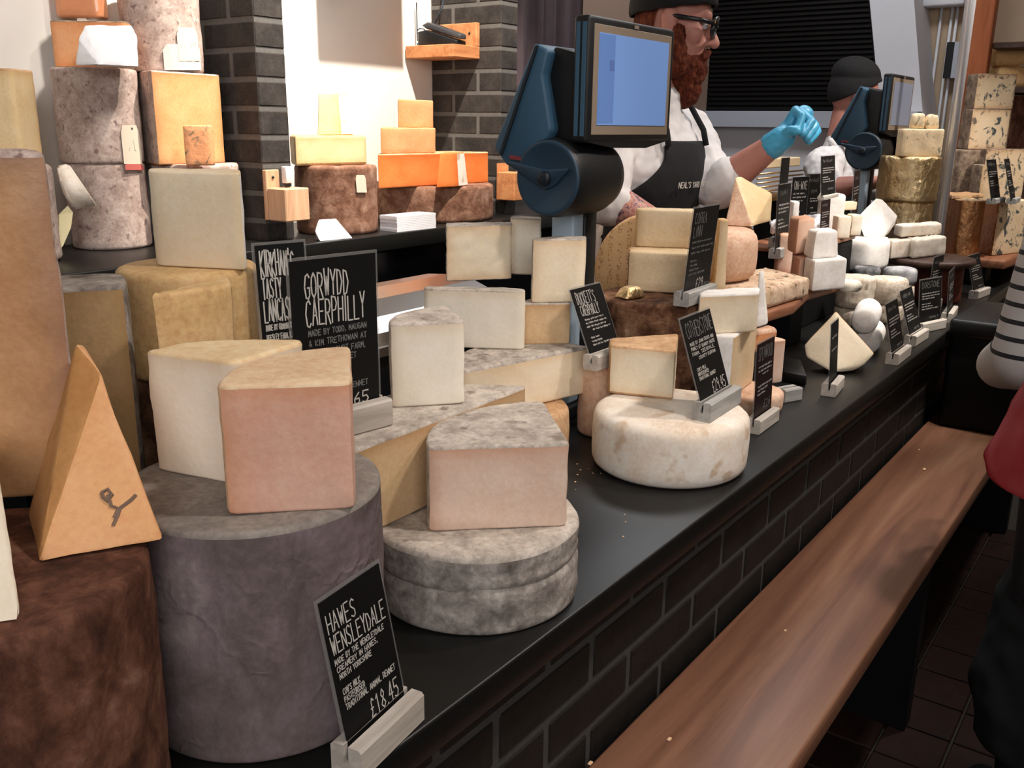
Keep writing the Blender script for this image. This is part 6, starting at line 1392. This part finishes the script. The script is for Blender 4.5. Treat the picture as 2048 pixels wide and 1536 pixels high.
# second member of staff behind the farther scale
D2_ = 4.25
Hc2 = pd(1710, 200, D2_)
W2 = pd(1742, 366, D2_ - 0.30)
K2 = [W2 + Vector((0.05, -0.06 + 0.02 * q, -0.01)) for q in range(4)]
T2 = [(q + Vector((0.02, -0.03, -0.015)), q + Vector((0.03, -0.04, -0.04))) for q in K2]
WL2 = pd(1795, 385, D2_ + 0.05)
person('person in a white shirt and black cap mostly hidden behind the farther scale', Hc2, (0.5, -0.86, 0), 0.22, 0.5, 1.06,
       (pd(1745, 372, D2_ + 0.2), WL2), (pd(1655, 380, D2_ - 0.15), W2), (WL2, [WL2 + Vector((0.05, -0.06 + 0.02 * q, -0.01)) for q in range(4)], [(WL2 + Vector((0.07, -0.09 + 0.02 * q, -0.025)), WL2 + Vector((0.08, -0.10 + 0.02 * q, -0.05))) for q in range(4)], [WL2 + Vector((0.0, -0.03, -0.02)), WL2 + Vector((0.02, -0.08, -0.03)), WL2 + Vector((0.03, -0.10, -0.03))]), False, False, False, None, skin='skin', hat_tilt=0.75)
# ------------------------------------------------------------------ customer cut off by the right edge
m_plain('red_bag', '#7d1418', 0.6, nscale=14, namp=0.1, bump=0.2)
def m_stripes():
    t = NT('striped_knit'); c = t.n('ShaderNodeTexCoord'); sp = t.n('ShaderNodeSeparateXYZ'); t.l(c.outputs['Object'], sp.inputs[0])
    z = t.n('ShaderNodeMath', operation='MULTIPLY'); z.inputs[1].default_value = 1 / 0.030; t.l(sp.outputs['Z'], z.inputs[0])
    fr = t.n('ShaderNodeMath', operation='FRACT'); t.l(z.outputs[0], fr.inputs[0]); st_ = t.n('ShaderNodeMath', operation='GREATER_THAN'); st_.inputs[1].default_value = 0.72; t.l(fr.outputs[0], st_.inputs[0])
    gt = t.n('ShaderNodeMath', operation='GREATER_THAN'); gt.inputs[1].default_value = 1.10; t.l(sp.outputs['Z'], gt.inputs[0]); mu = t.n('ShaderNodeMath', operation='MULTIPLY'); t.l(st_.outputs[0], mu.inputs[0]); t.l(gt.outputs[0], mu.inputs[1])
    return t.out(t.mix(mu.outputs[0], '#a9a6a4', '#17161a'), 0.9, t.bump(t.noise(t.coords(), 200, 3), 0.2, 0.001))
m_stripes()
CP = Vector((2.075, 0.015, 0))
cu = thing('person', 'customer in striped knit top and black trousers at the right edge with a red bag', 'person', CP)
f2 = Vector((0.85, 0.527, 0)); r2 = Vector((0.527, -0.85, 0)); A2 = Matrix((f2, r2, UPV)).transposed()
def cpt(a, b, c): return CP + A2 @ Vector((a, b, 0)) + UPV * c
tors = [('e', cpt(0, 0, 1.30), (0.11, 0.165, 0.20), A2), ('e', cpt(0, 0, 1.10), (0.11, 0.155, 0.18), A2), ('e', cpt(-0.01, 0, 0.94), (0.125, 0.17, 0.15), A2), ('c', cpt(0, -0.17, 1.40), cpt(0, 0.17, 1.40), 0.06, 0.06)]
lg = []
for s in (-1, 1): lg += [('c', cpt(0, s * 0.09, 0.86), cpt(0.0, s * 0.10, 0.48), 0.088, 0.06), ('c', cpt(0, s * 0.10, 0.48), cpt(-0.03, s * 0.10, 0.09), 0.058, 0.042), ('c', cpt(-0.03, s * 0.10, 0.05), cpt(0.12, s * 0.11, 0.042), 0.036, 0.032)]
ar = []
for s in (-1, 1):
    el = cpt(-0.05, s * 0.25, 1.10); wr_ = cpt(0.16, s * 0.20, 1.03); dv = (wr_ - el).normalized()
    ar += [('c', cpt(0, s * 0.18, 1.40), el, 0.052, 0.044), ('c', el, wr_, 0.043, 0.028)]
    Kc = [wr_ + dv * 0.085 + UPV * q for q in (0.028, 0.010, -0.010, -0.026)]
    ar += hand_prims(wr_, Kc, [(q + dv * 0.03 + r2 * (-s * 0.01), q + dv * 0.04 + r2 * (-s * 0.035)) for q in Kc], [wr_ + dv * 0.03 + UPV * 0.02, wr_ + dv * 0.06 + UPV * 0.05, wr_ + dv * 0.09 + UPV * 0.05])
hd = [('c', cpt(0, 0, 1.40), cpt(0.01, 0, 1.53), 0.06, 0.052), ('e', cpt(0.01, 0, 1.62), (0.095, 0.076, 0.115), A2), ('e', cpt(0.05, 0, 1.56), (0.055, 0.052, 0.06), A2), ('c', cpt(0.10, 0, 1.61), cpt(0.118, 0, 1.575), 0.009, 0.013), ('e', cpt(0, 0.078, 1.60), (0.02, 0.009, 0.03), A2), ('e', cpt(0, -0.078, 1.60), (0.02, 0.009, 0.03), A2)]
blob('body', tors + lg + ar + hd, 0.008, MATS['skin'], cu, 3)
g2 = lambda p, g: ('e', p[1], tuple(q + g for q in p[2]), p[3]) if p[0] == 'e' else ('c', p[1], p[2], p[3] + g, p[4] + g)
blob('striped_top', [g2(p, 0.014) for p in tors] + [g2(p, 0.022) for p in ar if p[0] == 'c' and p[3] > 0.0425], 0.009, MATS['striped_knit'], cu, 3, keep=lambda c: c.z > 0.93)
blob('trousers', [g2(p, 0.016) for p in lg[0:2] + lg[3:5]] + [g2(tors[2], 0.018)], 0.010, MATS['trouser_black'], cu, 3, keep=lambda c: 0.06 < c.z < 0.96)
for s in (2, 5): blob('shoe', [g2(lg[s], 0.012)], 0.008, MATS['hat_black'], cu, 2)
blob('hair', [('e', cpt(-0.02, 0, 1.635), (0.098, 0.088, 0.115), A2), ('e', cpt(-0.07, 0, 1.52), (0.05, 0.07, 0.10), A2)], 0.008, MATS['beard'], cu, 2, keep=lambda c: (A2.transposed() @ (c - CP)).x < 0.055)

blob('long_coat', [('c', cpt(0.02, 0.02, 0.90), cpt(-0.02, 0, 0.35), 0.15, 0.225)], 0.012, MATS['trouser_black'], cu, 2, disp=0.012, dsc=9, keep=lambda c: 0.25 < c.z < 0.98)
# red bag hanging at the customer's side
rp = [pd(2062, 740, 1.46), pd(2038, 790, 1.48), pd(2000, 858, 1.48), pd(1966, 908, 1.49), pd(1978, 952, 1.50), pd(2012, 986, 1.50), pd(2070, 1012, 1.50), pd(2150, 1015, 1.52), pd(2170, 900, 1.52), pd(2130, 760, 1.52),
      pd(2040, 800, 1.58), pd(1985, 910, 1.59), pd(2020, 975, 1.59), pd(2140, 990, 1.60), pd(2140, 800, 1.60)]
rb_ = hull('red_bag', 'dark red soft bag hanging beside the customer at the right edge', 'bag', rp, 'red_bag', 0.003, 0.006, 14)
sh0 = cpt(0.02, -0.12, 1.46)
tube('strap', [pd(2100, 765, 1.60) - rb_.location, (pd(2100, 765, 1.60) + sh0) / 2 + Vector((-0.02, 0.0, 0.02)) - rb_.location, sh0 + Vector((0, 0, 0.012)) - rb_.location], 0.010, MATS['red_bag'], rb_, 8)
